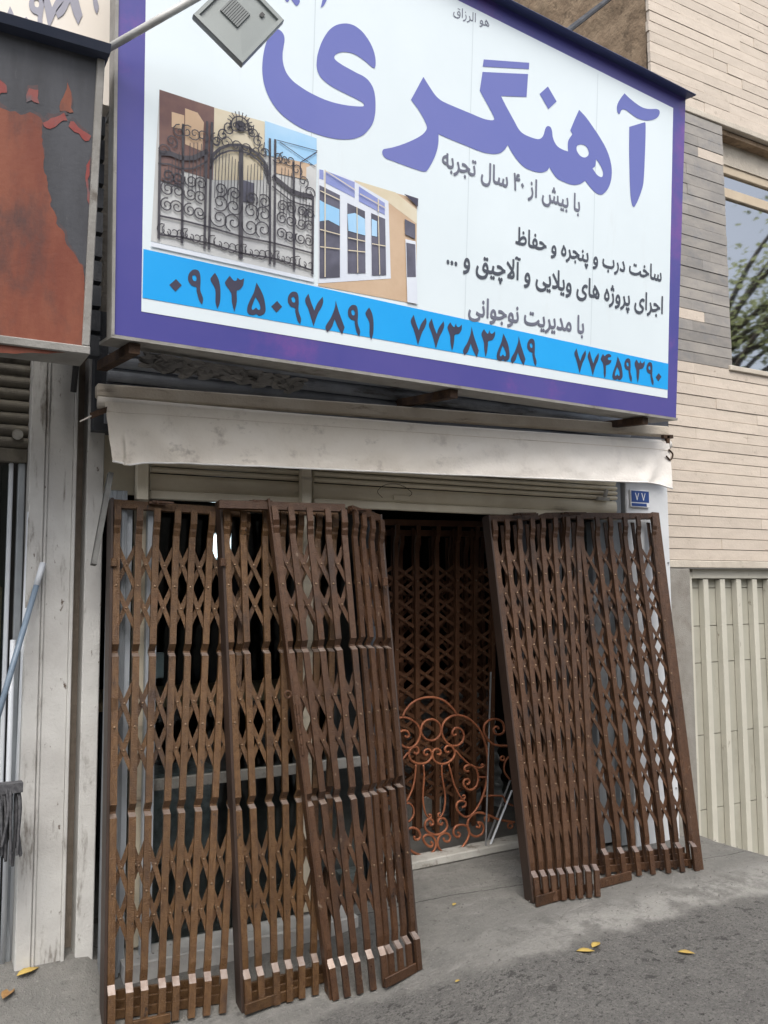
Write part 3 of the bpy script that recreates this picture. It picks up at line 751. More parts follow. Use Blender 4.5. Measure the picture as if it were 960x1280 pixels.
text_line('slogan_text', '\u0628\u0627 \u0628\u06cc\u0634 \u0627\u0632 \u06f4\u06f0 \u0633\u0627\u0644 \u062a\u062c\u0631\u0628\u0647', (1.3887, 0.9614), (2.2239, 0.9433), .02, 'print_grey', hk=1.25)
text_line('slogan_text', '\u0633\u0627\u062e\u062a \u062f\u0631\u0628 \u0648 \u067e\u0646\u062c\u0631\u0647 \u0648 \u062d\u0641\u0627\u0638', (1.825, 0.7055), (2.8274, 0.7083), .022, 'print_slate', hk=1.2)
text_line('slogan_text', '\u0627\u062c\u0631\u0627\u06cc \u067e\u0631\u0648\u0698\u0647 \u0647\u0627\u06cc \u0648\u06cc\u0644\u0627\u06cc\u06cc \u0648 \u0622\u0644\u0627\u0686\u06cc\u0642 \u0648 ...', (1.4354, 0.5352), (2.8454, 0.5407), .022, 'print_slate', hk=1.25)
text_line('slogan_text', '\u0628\u0627 \u0645\u062f\u06cc\u0631\u06cc\u062a \u0646\u0648\u062c\u0648\u0627\u0646\u06cc', (1.566, 0.3273), (2.2809, 0.3484), .024, 'print_grey', hk=1.2)

# printed photographs on the sign face
def printed(name, polys, parent=white_face, z0=.003):
    mb = MB()
    for k, (m, pts) in enumerate(polys):
        mb.add([(p[0], p[1], z0+.0004*k) for p in pts], [tuple(range(len(pts)))[::-1]], m)
    return mb.build(name, None, parent)
g1 = [
 ('print_pale', [(0.1149,0.3584),(0.121,0.9144),(0.7641,0.9066),(0.7782,0.3432)]),
 ('print_cream', [(0.3297,0.9122),(0.5393,0.9165),(0.5422,0.6874),(0.3422,0.6382)]),
 ('print_brown', [(0.1209,0.9177),(0.3318,0.9128),(0.3387,0.6374),(0.1318,0.646)]),
 ('print_peach', [(0.2194,0.8768),(0.268,0.8739),(0.2939,0.8439),(0.2918,0.7345),(0.2254,0.7439)]),
 ('print_peach', [(0.1696,0.849),(0.2172,0.8492),(0.2196,0.7961),(0.1721,0.793)]),
 ('print_sky', [(0.5391,0.92),(0.7663,0.9123),(0.7715,0.8023),(0.5453,0.7872)]),
 ('print_peach', [(0.5987,0.794),(0.7406,0.8018),(0.7357,0.735),(0.5863,0.7267)]),
 ('print_pale', [(0.7254,0.7833),(0.7711,0.8096),(0.7745,0.5982),(0.7331,0.618)]),
 ('print_glass', [(0.457,0.6665),(0.5056,0.6643),(0.5091,0.5879),(0.4608,0.5837)]),
 ('print_brown', [(0.1318,0.646),(0.2127,0.6466),(0.2157,0.5803),(0.1344,0.5871)]),
 ('print_white', [(0.1151,0.3551),(0.7823,0.3425),(0.7789,0.3287),(0.1138,0.3384)]),
]
printed('printed_photo', g1)
def ribbons(name, lines, m, z, parent=white_face):
    # flat printed strokes: each line is (width, points)
    mb = MB()
    for w_, pts in lines:
        P = [Vector(p[:2]) for p in pts]
        L_, R_ = [], []
        for i, p in enumerate(P):
            d = P[min(i+1, len(P)-1)]-P[max(i-1, 0)]
            d = d.normalized() if d.length > 1e-9 else Vector((1, 0))
            nn = Vector((-d.y, d.x))*(w_/2)
            L_.append(p+nn); R_.append(p-nn)
        o = len(mb.v)
        for a, b in zip(L_, R_): mb.v += [(a.x, a.y, z), (b.x, b.y, z)]
        for i in range(len(P)-1): mb.f.append((o+2*i, o+2*i+1, o+2*i+3, o+2*i+2)); mb.mi.append(0)
    return mb.build(name, m, parent)
def spiral(c, r0, r1, a0, turns, n=22):
    return [(c[0]+(r0+(r1-r0)*i/n)*math.cos(a0+turns*2*math.pi*i/n), c[1]+(r0+(r1-r0)*i/n)*math.sin(a0+turns*2*math.pi*i/n)) for i in range(n+1)]
PG = [(0.1409,0.3704),(0.2285,0.372),(0.3154,0.3696),(0.3331,0.3698),(0.4614,0.361),(0.5839,0.3639),(0.6031,0.3641),(0.6891,0.3613),(0.771,0.3579)]
PT = [(0.1313,0.6856),(0.2133,0.8145),(0.3042,0.8502),(0.3232,0.8522),(0.444,0.7886),(0.5612,0.8552),(0.5841,0.8579),(0.6661,0.7899),(0.7587,0.6749)]
iron = []
for a, b in zip(PG, PT): iron.append((.010, [a, b]))
iron[4] = (.018, iron[4][1])
ARCH = [(0.3253,0.6955),(0.3343,0.732),(0.3615,0.7632),(0.3967,0.7843),(0.44,0.7959),(0.4772,0.7939),(0.5153,0.7793),(0.5469,0.7522),(0.5627,0.7066)]
iron.append((.012, ARCH)); iron.append((.007, [(p[0], p[1]-.022) for p in ARCH]))
SIDE1 = [(0.1267,0.6844),(0.1699,0.6924),(0.2143,0.6872),(0.2585,0.6987),(0.3127,0.74)]
SIDE2 = [(0.5794,0.7108),(0.6189,0.692),(0.6589,0.6729),(0.6987,0.668),(0.7589,0.6713)]
for sd_ in (SIDE1, SIDE2): iron.append((.018, sd_)); iron.append((.006, [(p[0], p[1]-.04) for p in sd_]))
for f in (.05, .22):                                       # bottom rails
    iron.append((.007, [lerp((*a, 0), (*b, 0), f)[:2] for a, b in zip(PG, PT)] if f < .1 else [(p[0], p[1]+.085) for p in PG]))
rs = random.Random(3)
for i in range(8):
    a0, b0, a1, b1 = PG[i], PT[i], PG[i+1], PT[i+1]
    wdt = a1[0]-a0[0]
    if wdt < .03: continue
    n = max(2, int(wdt/.0125))
    for k in range(1, n):
        t = k/n
        lo = lerp((*a0, 0), (*a1, 0), t); top_v = min(lerp((*b0, 0), (*b1, 0), t).y, .83)
        hi = (lo.x, min(top_v-.07, .74+.03*math.sin(t*3)))
        iron.append((.0028, [(lo.x, lo.y+.2), hi]))
    for k in range(int(wdt/.028)+1):                        # foot scrolls
        c = lerp((*a0, 0), (*a1, 0), (k+.5)/(int(wdt/.028)+1))
        iron.append((.004, spiral((c.x, c.y+.035), .024, .006, 1.2+k, .9, 12)))
    for (fy, rr) in ((.13, .045), (.19, .035), (.24, .028)):
        for sx in (.28, .72):
            c = lerp((*a0, 0), (*a1, 0), sx)
            iron.append((.0052, spiral((c.x, c.y+fy), min(rr, wdt*.3), .006, rs.uniform(0, 6), 1.5*(1 if sx < .5 else -1), 20)))
    for k in range(3):
        c = lerp((*b0, 0), (*b1, 0), (k+.5)/3)
        yy = min(c.y, .80)
        iron.append((.0045, spiral((c.x, yy-.01), .026, .004, rs.uniform(0, 6), 1.3, 14)))
for k in range(9):                                          # crest above the arch
    c = lerp((*ARCH[1], 0), (*ARCH[7], 0), (k+.5)/9)
    yy = c.y+.10*math.sin(math.pi*(k+.5)/9)+.03
    iron.append((.005, spiral((c.x, yy), .024, .004, k, 1.3, 14)))
    iron.append((.004, [(c.x, yy), (c.x+.004, yy+.035)]))
CR = (0.4367, 0.8688)
iron.append((.020, spiral(CR, .012, .010, 0, 1, 14)))
for k in range(14):
    a = R(-20+220*k/13)
    iron.append((.004, [(CR[0]+.035*math.cos(a), CR[1]+.035*math.sin(a)), (CR[0]+.055*math.cos(a), CR[1]+.055*math.sin(a))]))
iron.append((.005, spiral(CR, .036, .036, -.3, .62, 16)))
ribbons('printed_iron_gate', iron, 'print_iron', .0095)
ribbons('printed_wires', [(.003, [(0.5919,0.8564),(0.7704,0.8607)]), (.003, [(0.6037,0.8524),(0.7653,0.7935)]), (.004, [(0.6968,0.7942),(0.7689,0.8566)]), (.004, [(0.6968,0.7942),(0.7,0.7262)])], 'print_dark', .0095)
g2 = [
 ('print_peach', [(0.8025,0.3191),(0.7808,0.7855),(0.9475,0.7827),(1.2632,0.782),(1.2819,0.3252)]),
 ('print_cream', [(0.9473,0.7876),(1.1527,0.7843),(1.2654,0.7356),(1.2683,0.6738),(1.1191,0.7329),(1.113,0.6093),(1.1023,0.7087)]),
 ('print_white', [(0.7807,0.7879),(0.9018,0.7937),(1.1188,0.738),(1.1463,0.412),(0.8021,0.3287)]),
 ('print_glassblue', [(0.7849,0.7905),(0.8033,0.7922),(0.8052,0.7527),(0.7866,0.753)]),
 ('print_glassblue', [(0.812,0.7924),(0.9506,0.7785),(0.9536,0.7135),(0.8144,0.7427)]),
 ('print_glassblue', [(0.9712,0.766),(1.1003,0.726),(1.1027,0.6757),(0.9741,0.7043)]),
 ('print_glass', [(0.7879,0.7265),(0.8834,0.7078),(0.8992,0.3711),(0.8055,0.3498)]),
 ('print_glass', [(0.9193,0.6841),(1.0045,0.6687),(1.0196,0.411),(0.9346,0.395)]),
 ('print_glass', [(1.0348,0.668),(1.1047,0.6583),(1.1207,0.4225),(1.0506,0.4068)]),
 ('print_sky', [(0.7907,0.6664),(0.8194,0.6585),(0.8834,0.6487),(0.8866,0.5804),(0.8334,0.5933),(0.7947,0.5799)]),
 ('print_sky', [(0.9215,0.6375),(0.9566,0.6504),(1.0049,0.6362),(1.0105,0.5672),(0.9292,0.5698)]),
 ('print_sky', [(1.0377,0.6435),(1.0642,0.6392),(1.0673,0.5742),(1.041,0.5736)]),
 ('print_glass', [(1.2014,0.6798),(1.2562,0.6685),(1.2605,0.6045),(1.207,0.6139)]),
 ('print_white', [(1.2092,0.5938),(1.2628,0.5946),(1.285,0.3257),(1.2324,0.3246)]),
 ('print_glass', [(1.2141,0.5793),(1.2603,0.5811),(1.2708,0.4402),(1.2255,0.4318)]),
 ('print_dark', [(1.1921,0.7859),(1.2663,0.7827),(1.2661,0.7462)]),
]
printed('printed_photo', g2)
ribbons('printed_window_bars', [
 (.005, [(0.8076,0.7933),(0.828,0.3578)]), (.004, [(0.9628,0.6767),(0.9797,0.4035)]), (.004, [(1.0677,0.6653),(1.0866,0.4161)]),
 (.004, [(0.7963,0.5462),(0.89,0.5442)]), (.004, [(0.7995,0.4764),(0.8927,0.4856)]), (.004, [(0.9278,0.5398),(1.0105,0.5421)]),
 (.004, [(0.9302,0.4883),(1.0126,0.4974)]), (.004, [(0.7901,0.7028),(0.8833,0.6856)]), (.004, [(0.8122,0.7886),(0.9522,0.744)]), (.004, [(0.9738,0.7342),(1.1014,0.7034)]),
 (.006, [(1.0645,0.7329),(1.067,0.6803)]), (.004, [(1.0426,0.5387),(1.1102,0.5425)])], 'print_cream', .0105)

# torn plastic hanging under the sign
def torn(u_, v_):
    x = .78+.72*u_; sag = .03+.05*math.sin(u_*9)**2*(1-u_)
    e = .35+.65*abs(noise.noise(Vector((u_*9, 0, 2))))
    return (x+.03*noise.noise(Vector((u_*30, v_*9, 1))), -.30+.22*v_*e+.10*u_+.03*noise.noise(Vector((u_*24, v_*8, 4))), 2.492-sag*v_*e-.02*v_+.02*noise.noise(Vector((u_*40, v_*9, 9))))
tag(MB().grid(torn, 40, 8).build('torn_plastic_sheet', 'plastic_torn', smooth=False), 'torn grey plastic sheet sagging under the purple sign', 'plastic sheet')
# brace rods of the sign to the wall behind
tag(MB().tube([(3.181, -0.0, 4.723), (4.085, 0.5, 5.59)], .017, 8).build('sign_brace', 'dark_steel'), 'dark steel rod bracing the top of the purple sign', 'rod')

# ------------------------------------------------------------------ awning
aw = empty('awning', (2.2, 0, 2.3), 'rolled cream canvas awning with hanging front flap', 'awning')
AL, AR = Vector((0.686, 0.05, 2.356)), Vector((3.77, -0.1, 2.4))
def apt(t): return AL.lerp(AR, t)
MB().tube([apt(0), apt(.25)+Vector((0, 0, -.008)), apt(.5)+Vector((0, 0, -.012)), apt(.75)+Vector((0, 0, -.008)), apt(1)], .026, 12).build('roller', 'canvas', aw, smooth=True)
b0, b1 = Vector((0.688, 0.1, 2.413)), Vector((3.814, -0.04, 2.487))
mb = MB(); mb.bar(b0, b1, .06, .055); mb.build('support_beam', 'stained_beam', aw, bevel=.006)
CLO_A = [AL+Vector((.02, -.026, .0)), AR+Vector((-.03, -.026, 0))]
def flap(u_, v_):
    base = CLO_A[0].lerp(CLO_A[1], u_)
    drop = .24-.012*u_
    drop += .016*math.exp(-((u_-.03)/.02)**2)+.028*ss(.955, 1, u_)
    dx = .035*v_ if u_ < .02 else 0
    n_ = noise.noise(Vector((u_*26, v_*2.6, 0)))*.010*v_+noise.noise(Vector((u_*7+v_*2, v_*1.5, 5)))*.012*v_
    n_ += .016*math.sin((u_*95-v_*5.5))*math.exp(-((u_-.085)/.05)**2)*v_+.010*math.sin(u_*120+v_*6)*math.exp(-((u_-.95)/.04)**2)*v_+.006*noise.noise(Vector((u_*45+v_*3, v_*6, 8)))*v_
    z = -drop*v_+.003*noise.noise(Vector((u_*60, 0, 2)))*v_
    return base+Vector((dx, -.006-.012*v_+n_, z))
mb = MB(); mb.grid(flap, 160, 14)
flap_ = mb.build('flap', 'canvas', aw, smooth=True)
def hem(u_, v_):
    p = Vector(flap(u_, 1)); return p+Vector((0, -.003, .012*(v_-.0)))
MB().tube([Vector(flap(i/60, .995)) for i in range(61)], .0045, 5).build('hem', 'canvas_white', flap_, smooth=True)
MB().tube([Vector(flap(i/60, .16))+Vector((0, -.001, 0)) for i in range(61)], .0012, 4).build('seam', 'stained_beam', flap_)
br = MB(); br.bar((3.737, -0.12, 2.444), (3.73, -0.12, 2.286), .02, .02); br.bar((3.699, -0.12, 2.437), (3.775, -0.12, 2.443), .02, .02)
br.tube(catmull([(3.724, -0.14, 2.364), (3.754, -0.14, 2.339), (3.734, -0.14, 2.306), (3.703, -0.14, 2.326)], 4), .005, 6)
br.build('crank_bracket', 'rust', aw)
bl = MB(); bl.hexa([(0.65, 0.0, 2.276), (0.711, 0.0, 2.307), (0.731, 0.1, 2.327), (0.669, 0.1, 2.295), (0.647, 0.0, 2.301), (0.714, 0.0, 2.333), (0.734, 0.1, 2.354), (0.665, 0.1, 2.321)])
bl.build('end_bracket', 'rust', aw)
MB().tube([(0.611, 0.0, 2.262), (0.653, 0.0, 2.289)], .003, 5).build('rope', 'canvas', aw)
# folded awning arm hanging at the left
tag(MB().bar((0.757, 0.12, 2.08), (0.685, 0.05, 1.703), .036, .02, up=(1, 0, 0)).build('steel_bar', 'dull_bar'), 'grey steel bar hanging beside the cream awning at the post', 'steel bar')

# ------------------------------------------------------------------ house number plate
np_ = MB()
P0, P1 = Vector((3.824, 0.262, 2.186)), Vector((3.979, 0.262, 2.082))
pl = empty('house_number_plate', ((P0.x+P1.x)/2, .262, P1.z), 'small blue enamel house number plate on the white pilaster', 'number plate')
plate_ = MB().box((P0.x, .255, P1.z), (P1.x, .268, P0.z)).build('plate', 'plate_white', pl, bevel=.002)
MB().box((P0.x+.005, .2535, P1.z+.030), (P1.x-.004, .2555, P0.z-.005)).build('number_field', 'plate_blue', plate_)
MB().box((P0.x+.005, .2535, P1.z+.006), (P1.x-.025, .2555, P1.z+.024)).build('name_field', 'plate_blue', plate_)
me = text_mesh('\u06f7 \u06f7', .015)
xs = [v.co.x for v in me.vertices]; k = (P1.x-P0.x)*.56/(max(xs)-min(xs)); cx = (max(xs)+min(xs))/2
for v in me.vertices:
    x, y = v.co.x, v.co.y
    v.co = Vector(((P0.x+P1.x)/2+(x-cx)*k, .2525, P1.z+.042+y*k*1.05))
me.materials.clear(); me.materials.append(MATS['plate_white'])
link('digits', me, plate_)

# ------------------------------------------------------------------ folding gates
BAR_L = 1.95
def bar_mesh(name, joggles, m, w=.027, t=.014, foot=True, edge='worn_glint'):
    path = []
    Y0 = -.022
    if foot: path += [(0, Y0-.018), (.118, Y0-.018), (.146, Y0+.006), (.185, Y0)]
    else: path += [(0, Y0)]
    for z in joggles: path += [(z-.003, Y0), (z+.012, Y0+.026), (z+.020, Y0+.026), (z+.046, Y0)]
    path += [(1.838, Y0), (1.860, Y0-.009), (1.870, Y0-.009), (1.892, Y0-.019), (BAR_L, Y0-.019)]
    # channel section: flat face with returned edges
    sec = [(-w/2, t), (-w/2, 0), (w/2, 0), (w/2, t)]
    mb = MB()
    for z, y in path:
        for sx, sy in sec: mb.v.append((sx, y+sy, z))
    k = 4
    for i in range(len(path)-1):
        for j in range(k):
            a = i*k+j; b = i*k+(j+1) % k
            mb.f.append((b, a, a+k, b+k)); mb.mi.append(0)
        if path[i+1][1]-path[i][1] > .015: mb.mi[-4:] = [1, 1, 1, 1]     # bare metal on upper bends, colour paled to carry the sky glint
    mb.f.append((0, 1, 2, 3)); mb.mi.append(0)
    n = len(mb.v); mb.f.append((n-1, n-2, n-3, n-4)); mb.mi.append(0)
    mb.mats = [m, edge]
    return mb.mesh(name)
def back_mesh(name, m, w=.020, t=.008):
    mb = MB().box((-w/2, .016, .01), (w/2, .016+t, BAR_L-.02)); mb.mats = [m]
    return mb.mesh(name)
def strip_mesh(name, m, w=.0188, t=.003):
    # unit length along x, slightly clipped ends
    mb = MB(); e = .018
    out = [(0, -w*.28), (e, -w/2), (1-e, -w/2), (1, -w*.28), (1, w*.28), (1-e, w/2), (e, w/2), (0, w*.28)]
    vs = [(x, -t/2, z) for x, z in out]+[(x, t/2, z) for x, z in out]
    n = len(out)
    mb.add(vs, [tuple(range(n)), tuple(range(n, 2*n))[::-1]]+[(i, n+i, n+(i+1) % n, (i+1) % n) for i in range(n)])
    mb.mats = [m]
    return mb.mesh(name)
SHARED = {}
def shared(key, fn):
    if key not in SHARED: SHARED[key] = fn()
    return SHARED[key]
def frame(o, x, z):
    z = z.normalized(); x = (x-z*x.dot(z)).normalized(); y = z.cross(x)
    m = Matrix((x, y, z)).transposed().to_4x4(); m.translation = o
    return m
def gate_segment(root, b0, b1, t0, t1, n, m, joggles, bands, stile_l=None, stile_r=None, rail=True, foot_rails=0, foot=True, rail_ext=(.02, .02), spans=(0, 1), wob=.0, strip_len=.193, back=True):
    b0, b1, t0, t1 = (Vector(v) for v in (b0, b1, t0, t1))
    rr = random.Random(n*7+int(b0.x*100))
    ux = ((b1-b0)+(t1-t0)).normalized()
    pos = []
    for i in range(n):
        s = i/(n-1)+rr.uniform(-wob, wob)/(n-1)*(0 if i in (0, n-1) else 1)
        pos.append((b0.lerp(b1, s), t0.lerp(t1, s+rr.uniform(-wob, wob)/(n-1))))
    jk = tuple(joggles)
    fm = shared(('bar', jk, m, foot), lambda: bar_mesh('vertical_bar', jk, m, foot=foot, edge='worn_glint' if jk else 'worn_glint_dim'))
    bm = shared(('back', m), lambda: back_mesh('rear_bar', m))
    sm = shared(('strip', m), lambda: strip_mesh('lattice_strip', m))
    frames = []
    for i, (B, T) in enumerate(pos):
        F = frame(B, ux, T-B); L = (T-B).length
        F = F @ Matrix.Diagonal((1, 1, L/BAR_L, 1))
        frames.append(F)
        link('vertical_bar', fm, root, 0, F)
        if back: link('rear_bar', bm, root, 0, F @ Matrix.Translation((rr.uniform(-.002, .002), 0, 0)))
    riv = MB()
    def pt(i, z, y): return frames[i] @ Vector((0, y, z))
    def rivet(p, f, r=.0058):
        nrm = -(f.col[1].to_3d().normalized()); sx = f.col[0].to_3d().normalized(); sz = nrm.cross(sx)
        vs = []
        for (rad, h) in ((r, 0), (r*.75, .003), (0.0001, .0046)):
            for j in range(6):
                a = j*math.pi/3; vs.append(p+sx*(rad*math.cos(a))+sz*(rad*math.sin(a))+nrm*h)
        fs = [(k*6+j, k*6+(j+1) % 6, k*6+6+(j+1) % 6, k*6+6+j) for k in range(2) for j in range(6)]
        riv.add(vs, fs)
    for c in bands:
        bays = [((pos[i+1][0]+(pos[i+1][1]-pos[i+1][0])*(c/BAR_L))-(pos[i][0]+(pos[i][1]-pos[i][0])*(c/BAR_L))).length for i in range(n-1)]
        bay = sum(bays)/len(bays)
        h = math.sqrt(max(.0025, strip_len**2-bay**2))
        for j in range(n):
            for sgn, y in ((1, -.0055), (-1, .0045)):
                i0, i1 = max(0, j-1), min(n-1, j+1)
                za = c+sgn*h*(j-i0); zb = c-sgn*h*(i1-j)
                if i0 == i1: continue
                a = pt(i0, za, y); b = pt(i1, zb, y)
                F = frames[j]
                x = (b-a); Ln = x.length; yv = F.col[1].to_3d().normalized()
                x.normalize(); yv = (yv-x*yv.dot(x)).normalized(); z = x.cross(yv)
                Mx = Matrix((x, yv, z)).transposed().to_4x4(); Mx.translation = a
                link('lattice_strip', sm, root, 0, Mx @ Matrix.Diagonal((Ln, 1, 1, 1)))
            rivet(pt(j, c, -.0222), frames[j])
            if j < n-1:
                for s_ in (1, -1):
                    mid = (pt(j, c+s_*h*.5, -.0072)+pt(j+1, c+s_*h*.5, -.0072))/2
                    rivet(mid, frames[j], .0052)
    if riv.v:
        o = riv.build('rivets', 'rivet', root); o['kind'] = 'stuff'
    yv = frames[0].col[1].to_3d().normalized()
    for st, idx, sg in ((stile_l, 0, -1), (stile_r, -1, 1)):
        if not st: continue
        wd, dp, off = st
        F = frames[idx]
        mb = MB().box((-wd/2, -.024, -.002), (wd/2, -.024+dp, BAR_L+.035)); mb.mats = [m if dp < .06 or wd > .03 else 'stile_shade']
        link('stile', mb.mesh('stile'), root, .002, F @ Matrix.Translation((sg*off, 0, 0)))
    if rail:
        a = t0-ux*rail_ext[0]; b = t1+ux*rail_ext[1]
        zd = (t0-b0).normalized()
        mb = MB(); mb.bar(a+zd*.012-yv*.004, b+zd*.012-yv*.004, .03, .036, up=zd); mb.build('top_rail', m, root, bevel=.002)
    for k in range(foot_rails):
        yo = .028+.028*k
        mb = MB(); mb.bar(b0+yv*yo+Vector((0, 0, .035+.025*k))-ux*.02, b1+yv*yo+Vector((0, 0, .035+.025*k))+ux*.02, .012, .036+.004*k); mb.build('bottom_rail', m, root, bevel=.002)
    return frames, yv, ux
def hinge(root, a, b, m, n=5, r=.008):
    a, b = Vector(a), Vector(b)
    mb = MB()
    for k in range(n):
        mb.tube([a.lerp(b, (k+.06)/n), a.lerp(b, (k+.90)/n)], r, 8)
    mb.tube([a, b], r*.55, 6)
    mb.build('hinge', m, root)
def latch(root, p, ux, m, ln=.07):
    p = Vector(p); mb = MB()
    mb.bar(p, p+ux*ln, .022, .012); mb.bar(p+ux*.01+Vector((0, -.014, .004)), p+ux*(ln+.03)+Vector((0, -.014, .004)), .010, .008)
    mb.tube([p+ux*.03+Vector((0, -.018, .004)), p+ux*.03+Vector((0, -.03, -.012))], .004, 6)
    mb.build('latch', m, root)
def lock_tab(root, p, m, w=.012, h=.034):
    p = Vector(p); MB().box((p.x-w, p.y-.026, p.z-h/2), (p.x+w, p.y-.004, p.z+h/2)).build('lock_tab', m, root, bevel=.002)
JOG = (.735, 1.345)
BANDS3 = (.46, 1.07, 1.625)
gA = empty('folding_gate', (0.7643, -0.0447, -0.023), 'tan brown folding lattice gate leaning at the left end of the shop window', 'folding gate', 'folding gates leaning on the shop front')
fr, yv, ux = gate_segment(gA, (0.7643, -0.0447, -0.023), (1.1749, -0.0955, -0.0386), (0.798, 0.18, 1.948), (1.362, 0.18, 1.931), 8, 'brown_paint', JOG, BANDS3, back=False, stile_l=(.012, .10, .02), foot_rails=3, wob=.075)
latch(gA, (0.924, 0.15, 1.971), ux, 'brown_mauve')
lock_tab(gA, (0.779, 0.14, 1.716), 'brown_paint'); lock_tab(gA, (0.78, 0.09, 1.149), 'brown_paint', .012, .06)
MB().bar((0.836, -0.1, -0.012), (0.972, -0.12, -0.007), .014, .034).build('foot_plate', 'brown_paint', gA, bevel=.002)
gB = empty('folding_gate', (1.2668, -0.1326, -0.0482), 'brown folding lattice gate in the middle, wedged behind the slanting one', 'folding gate', 'folding gates leaning on the shop front')
fr, yv, ux = gate_segment(gB, (1.2702, -0.1232, -0.0467), (1.6129, -0.1283, -0.0425), (1.233, 0.1, 1.952), (1.763, 0.1, 1.94), 7, 'brown_paint', JOG, BANDS3, back=False, stile_l=(.012, .07, .018), foot_rails=2, wob=.075)
latch(gB, (1.343, 0.07, 1.986), ux, 'brown_mauve')
lock_tab(gB, (1.215, 0.06, 1.718), 'brown_mauve'); lock_tab(gB, (1.257, 0.02, 1.147), 'brown_mauve', .01, .07)
MB().bar((1.247, -0.176, -0.02), (1.498, -0.137, -0.02), .012, .04).build('foot_plate', 'brown_paint', gB, bevel=.002)
gC = empty('folding_gate', (1.6236, -0.1815, -0.0559), 'brown folding lattice gate slanting beside the doorway with bent right wing', 'folding gate', 'folding gates leaning on the shop front')
fr, yv, ux = gate_segment(gC, (1.6236, -0.1815, -0.0559), (1.8284, -0.2305, -0.0324), (1.424, 0.0, 1.958), (1.751, 0.0, 1.954), 5, 'brown_mauve', JOG, BANDS3, back=False, stile_l=(.010, .05, .016), rail_ext=(.24, .02), wob=.075)
fr2, yv2, ux2 = gate_segment(gC, (1.8456, -0.2406, -0.0292), (1.9722, -0.244, 0.0025), (1.815, 0.03, 1.955), (2.004, 0.12, 1.923), 4, 'brown_mauve', JOG, BANDS3, back=False, stile_r=(.010, .06, .016), rail_ext=(.0, .02), wob=.075)
latch(gC, (1.796, 0.0, 1.963), ux2, 'brown_mauve', .1)
hinge(gC, (1.496, -0.1, 1.12), (1.519, -0.115, 0.906), 'brown_mauve')
mb = MB(); mb.tube([Vector((1.447, -0.12, 1.165))+Vector((.014*math.cos(a), 0, .014*math.sin(a))) for a in [i*math.pi/5 for i in range(11)]], .005, 6)
mb.build('lock_ring', 'brown_mauve', gC)
lock_tab(gC, (1.985, 0.02, 1.635), 'brown_mauve', .012, .04)
MB().bar((1.804, -0.294, 0.0), (1.967, -0.272, 0.02), .012, .04).build('foot_plate', 'brown_mauve', gC, bevel=.002)

BANDS5 = (.45, .755, 1.06, 1.35, 1.635)
BANDS5E = (.41, .725, 1.03, 1.33, 1.61)
gD = empty('folding_gate', (2.7279, -0.1116, 0.0997), 'nearly closed dark brown folding gate at the right edge of the doorway', 'folding gate', 'folding gates leaning on the shop front')
fr, yv, ux = gate_segment(gD, (2.7377, -0.1057, 0.0999), (3.0361, -0.1914, 0.0994), (2.747, 0.2, 1.953), (3.327, 0.2, 1.991), 8, 'brown_mauve', (), BANDS5, stile_l=(.010, .075, .018), rail_ext=(.02, -.25), wob=.075, foot_rails=1)
latch(gD, (2.874, 0.17, 1.994), ux, 'brown_mauve', .1)
hinge(gD, (3.286, 0.08, 1.267), (3.243, 0.03, 0.88), 'brown_mauve', 6, .009)
mb = MB(); mb.tube([Vector((3.308, 0.09, 1.438))+Vector((.012*math.cos(a), 0, .012*math.sin(a))) for a in [i*math.pi/5 for i in range(11)]], .005, 6)
mb.tube([Vector((3.211, 0.0, 0.75))+Vector((.012*math.cos(a), 0, .012*math.sin(a))) for a in [i*math.pi/5 for i in range(11)]], .006, 6); mb.build('lock_ring', 'brown_mauve', gD)
lock_tab(gD, (2.787, 0.09, 1.208), 'brown_mauve', .01, .04)
MB().bar((2.698, -0.166, 0.125), (2.964, -0.146, 0.125), .012, .05).build('foot_plate', 'brown_mauve', gD, bevel=.002)
gE = empty('folding_gate', (3.2829, -0.0104, 0.0999), 'wide spread dark brown folding gate leaning against the white pilaster', 'folding gate', 'folding gates leaning on the shop front')
fr, yv, ux = gate_segment(gE, (3.2829, -0.0104, 0.0999), (3.7576, -0.1705, 0.0997), (3.251, 0.22, 1.99), (3.932, 0.22, 2.013), 7, 'brown_mauve', (), BANDS5E, strip_len=.21, stile_r=(.05, .03, .03), rail_ext=(.16, .03), foot_rails=3, wob=.075)
latch(gE, (3.225, 0.19, 2.013), ux, 'brown_mauve', .12)
hinge(gE, (3.956, 0.09, 1.295), (3.928, 0.04, 0.936), 'brown_mauve', 6, .011)
mb = MB(); mb.tube([Vector((3.936, 0.1, 1.341))+Vector((.016*math.cos(a), 0, .016*math.sin(a))) for a in [i*math.pi/5 for i in range(11)]], .007, 6)
mb.tube([Vector((3.922, 0.02, 0.769))+Vector((.014*math.cos(a), 0, .014*math.sin(a))) for a in [i*math.pi/5 for i in range(11)]], .008, 6); mb.build('lock_ring', 'black_rubber', gE)
MB().bar((3.102, -0.134, 0.125), (3.362, -0.119, 0.125), .012, .045).build('foot_plate', 'brown_mauve', gE, bevel=.002)

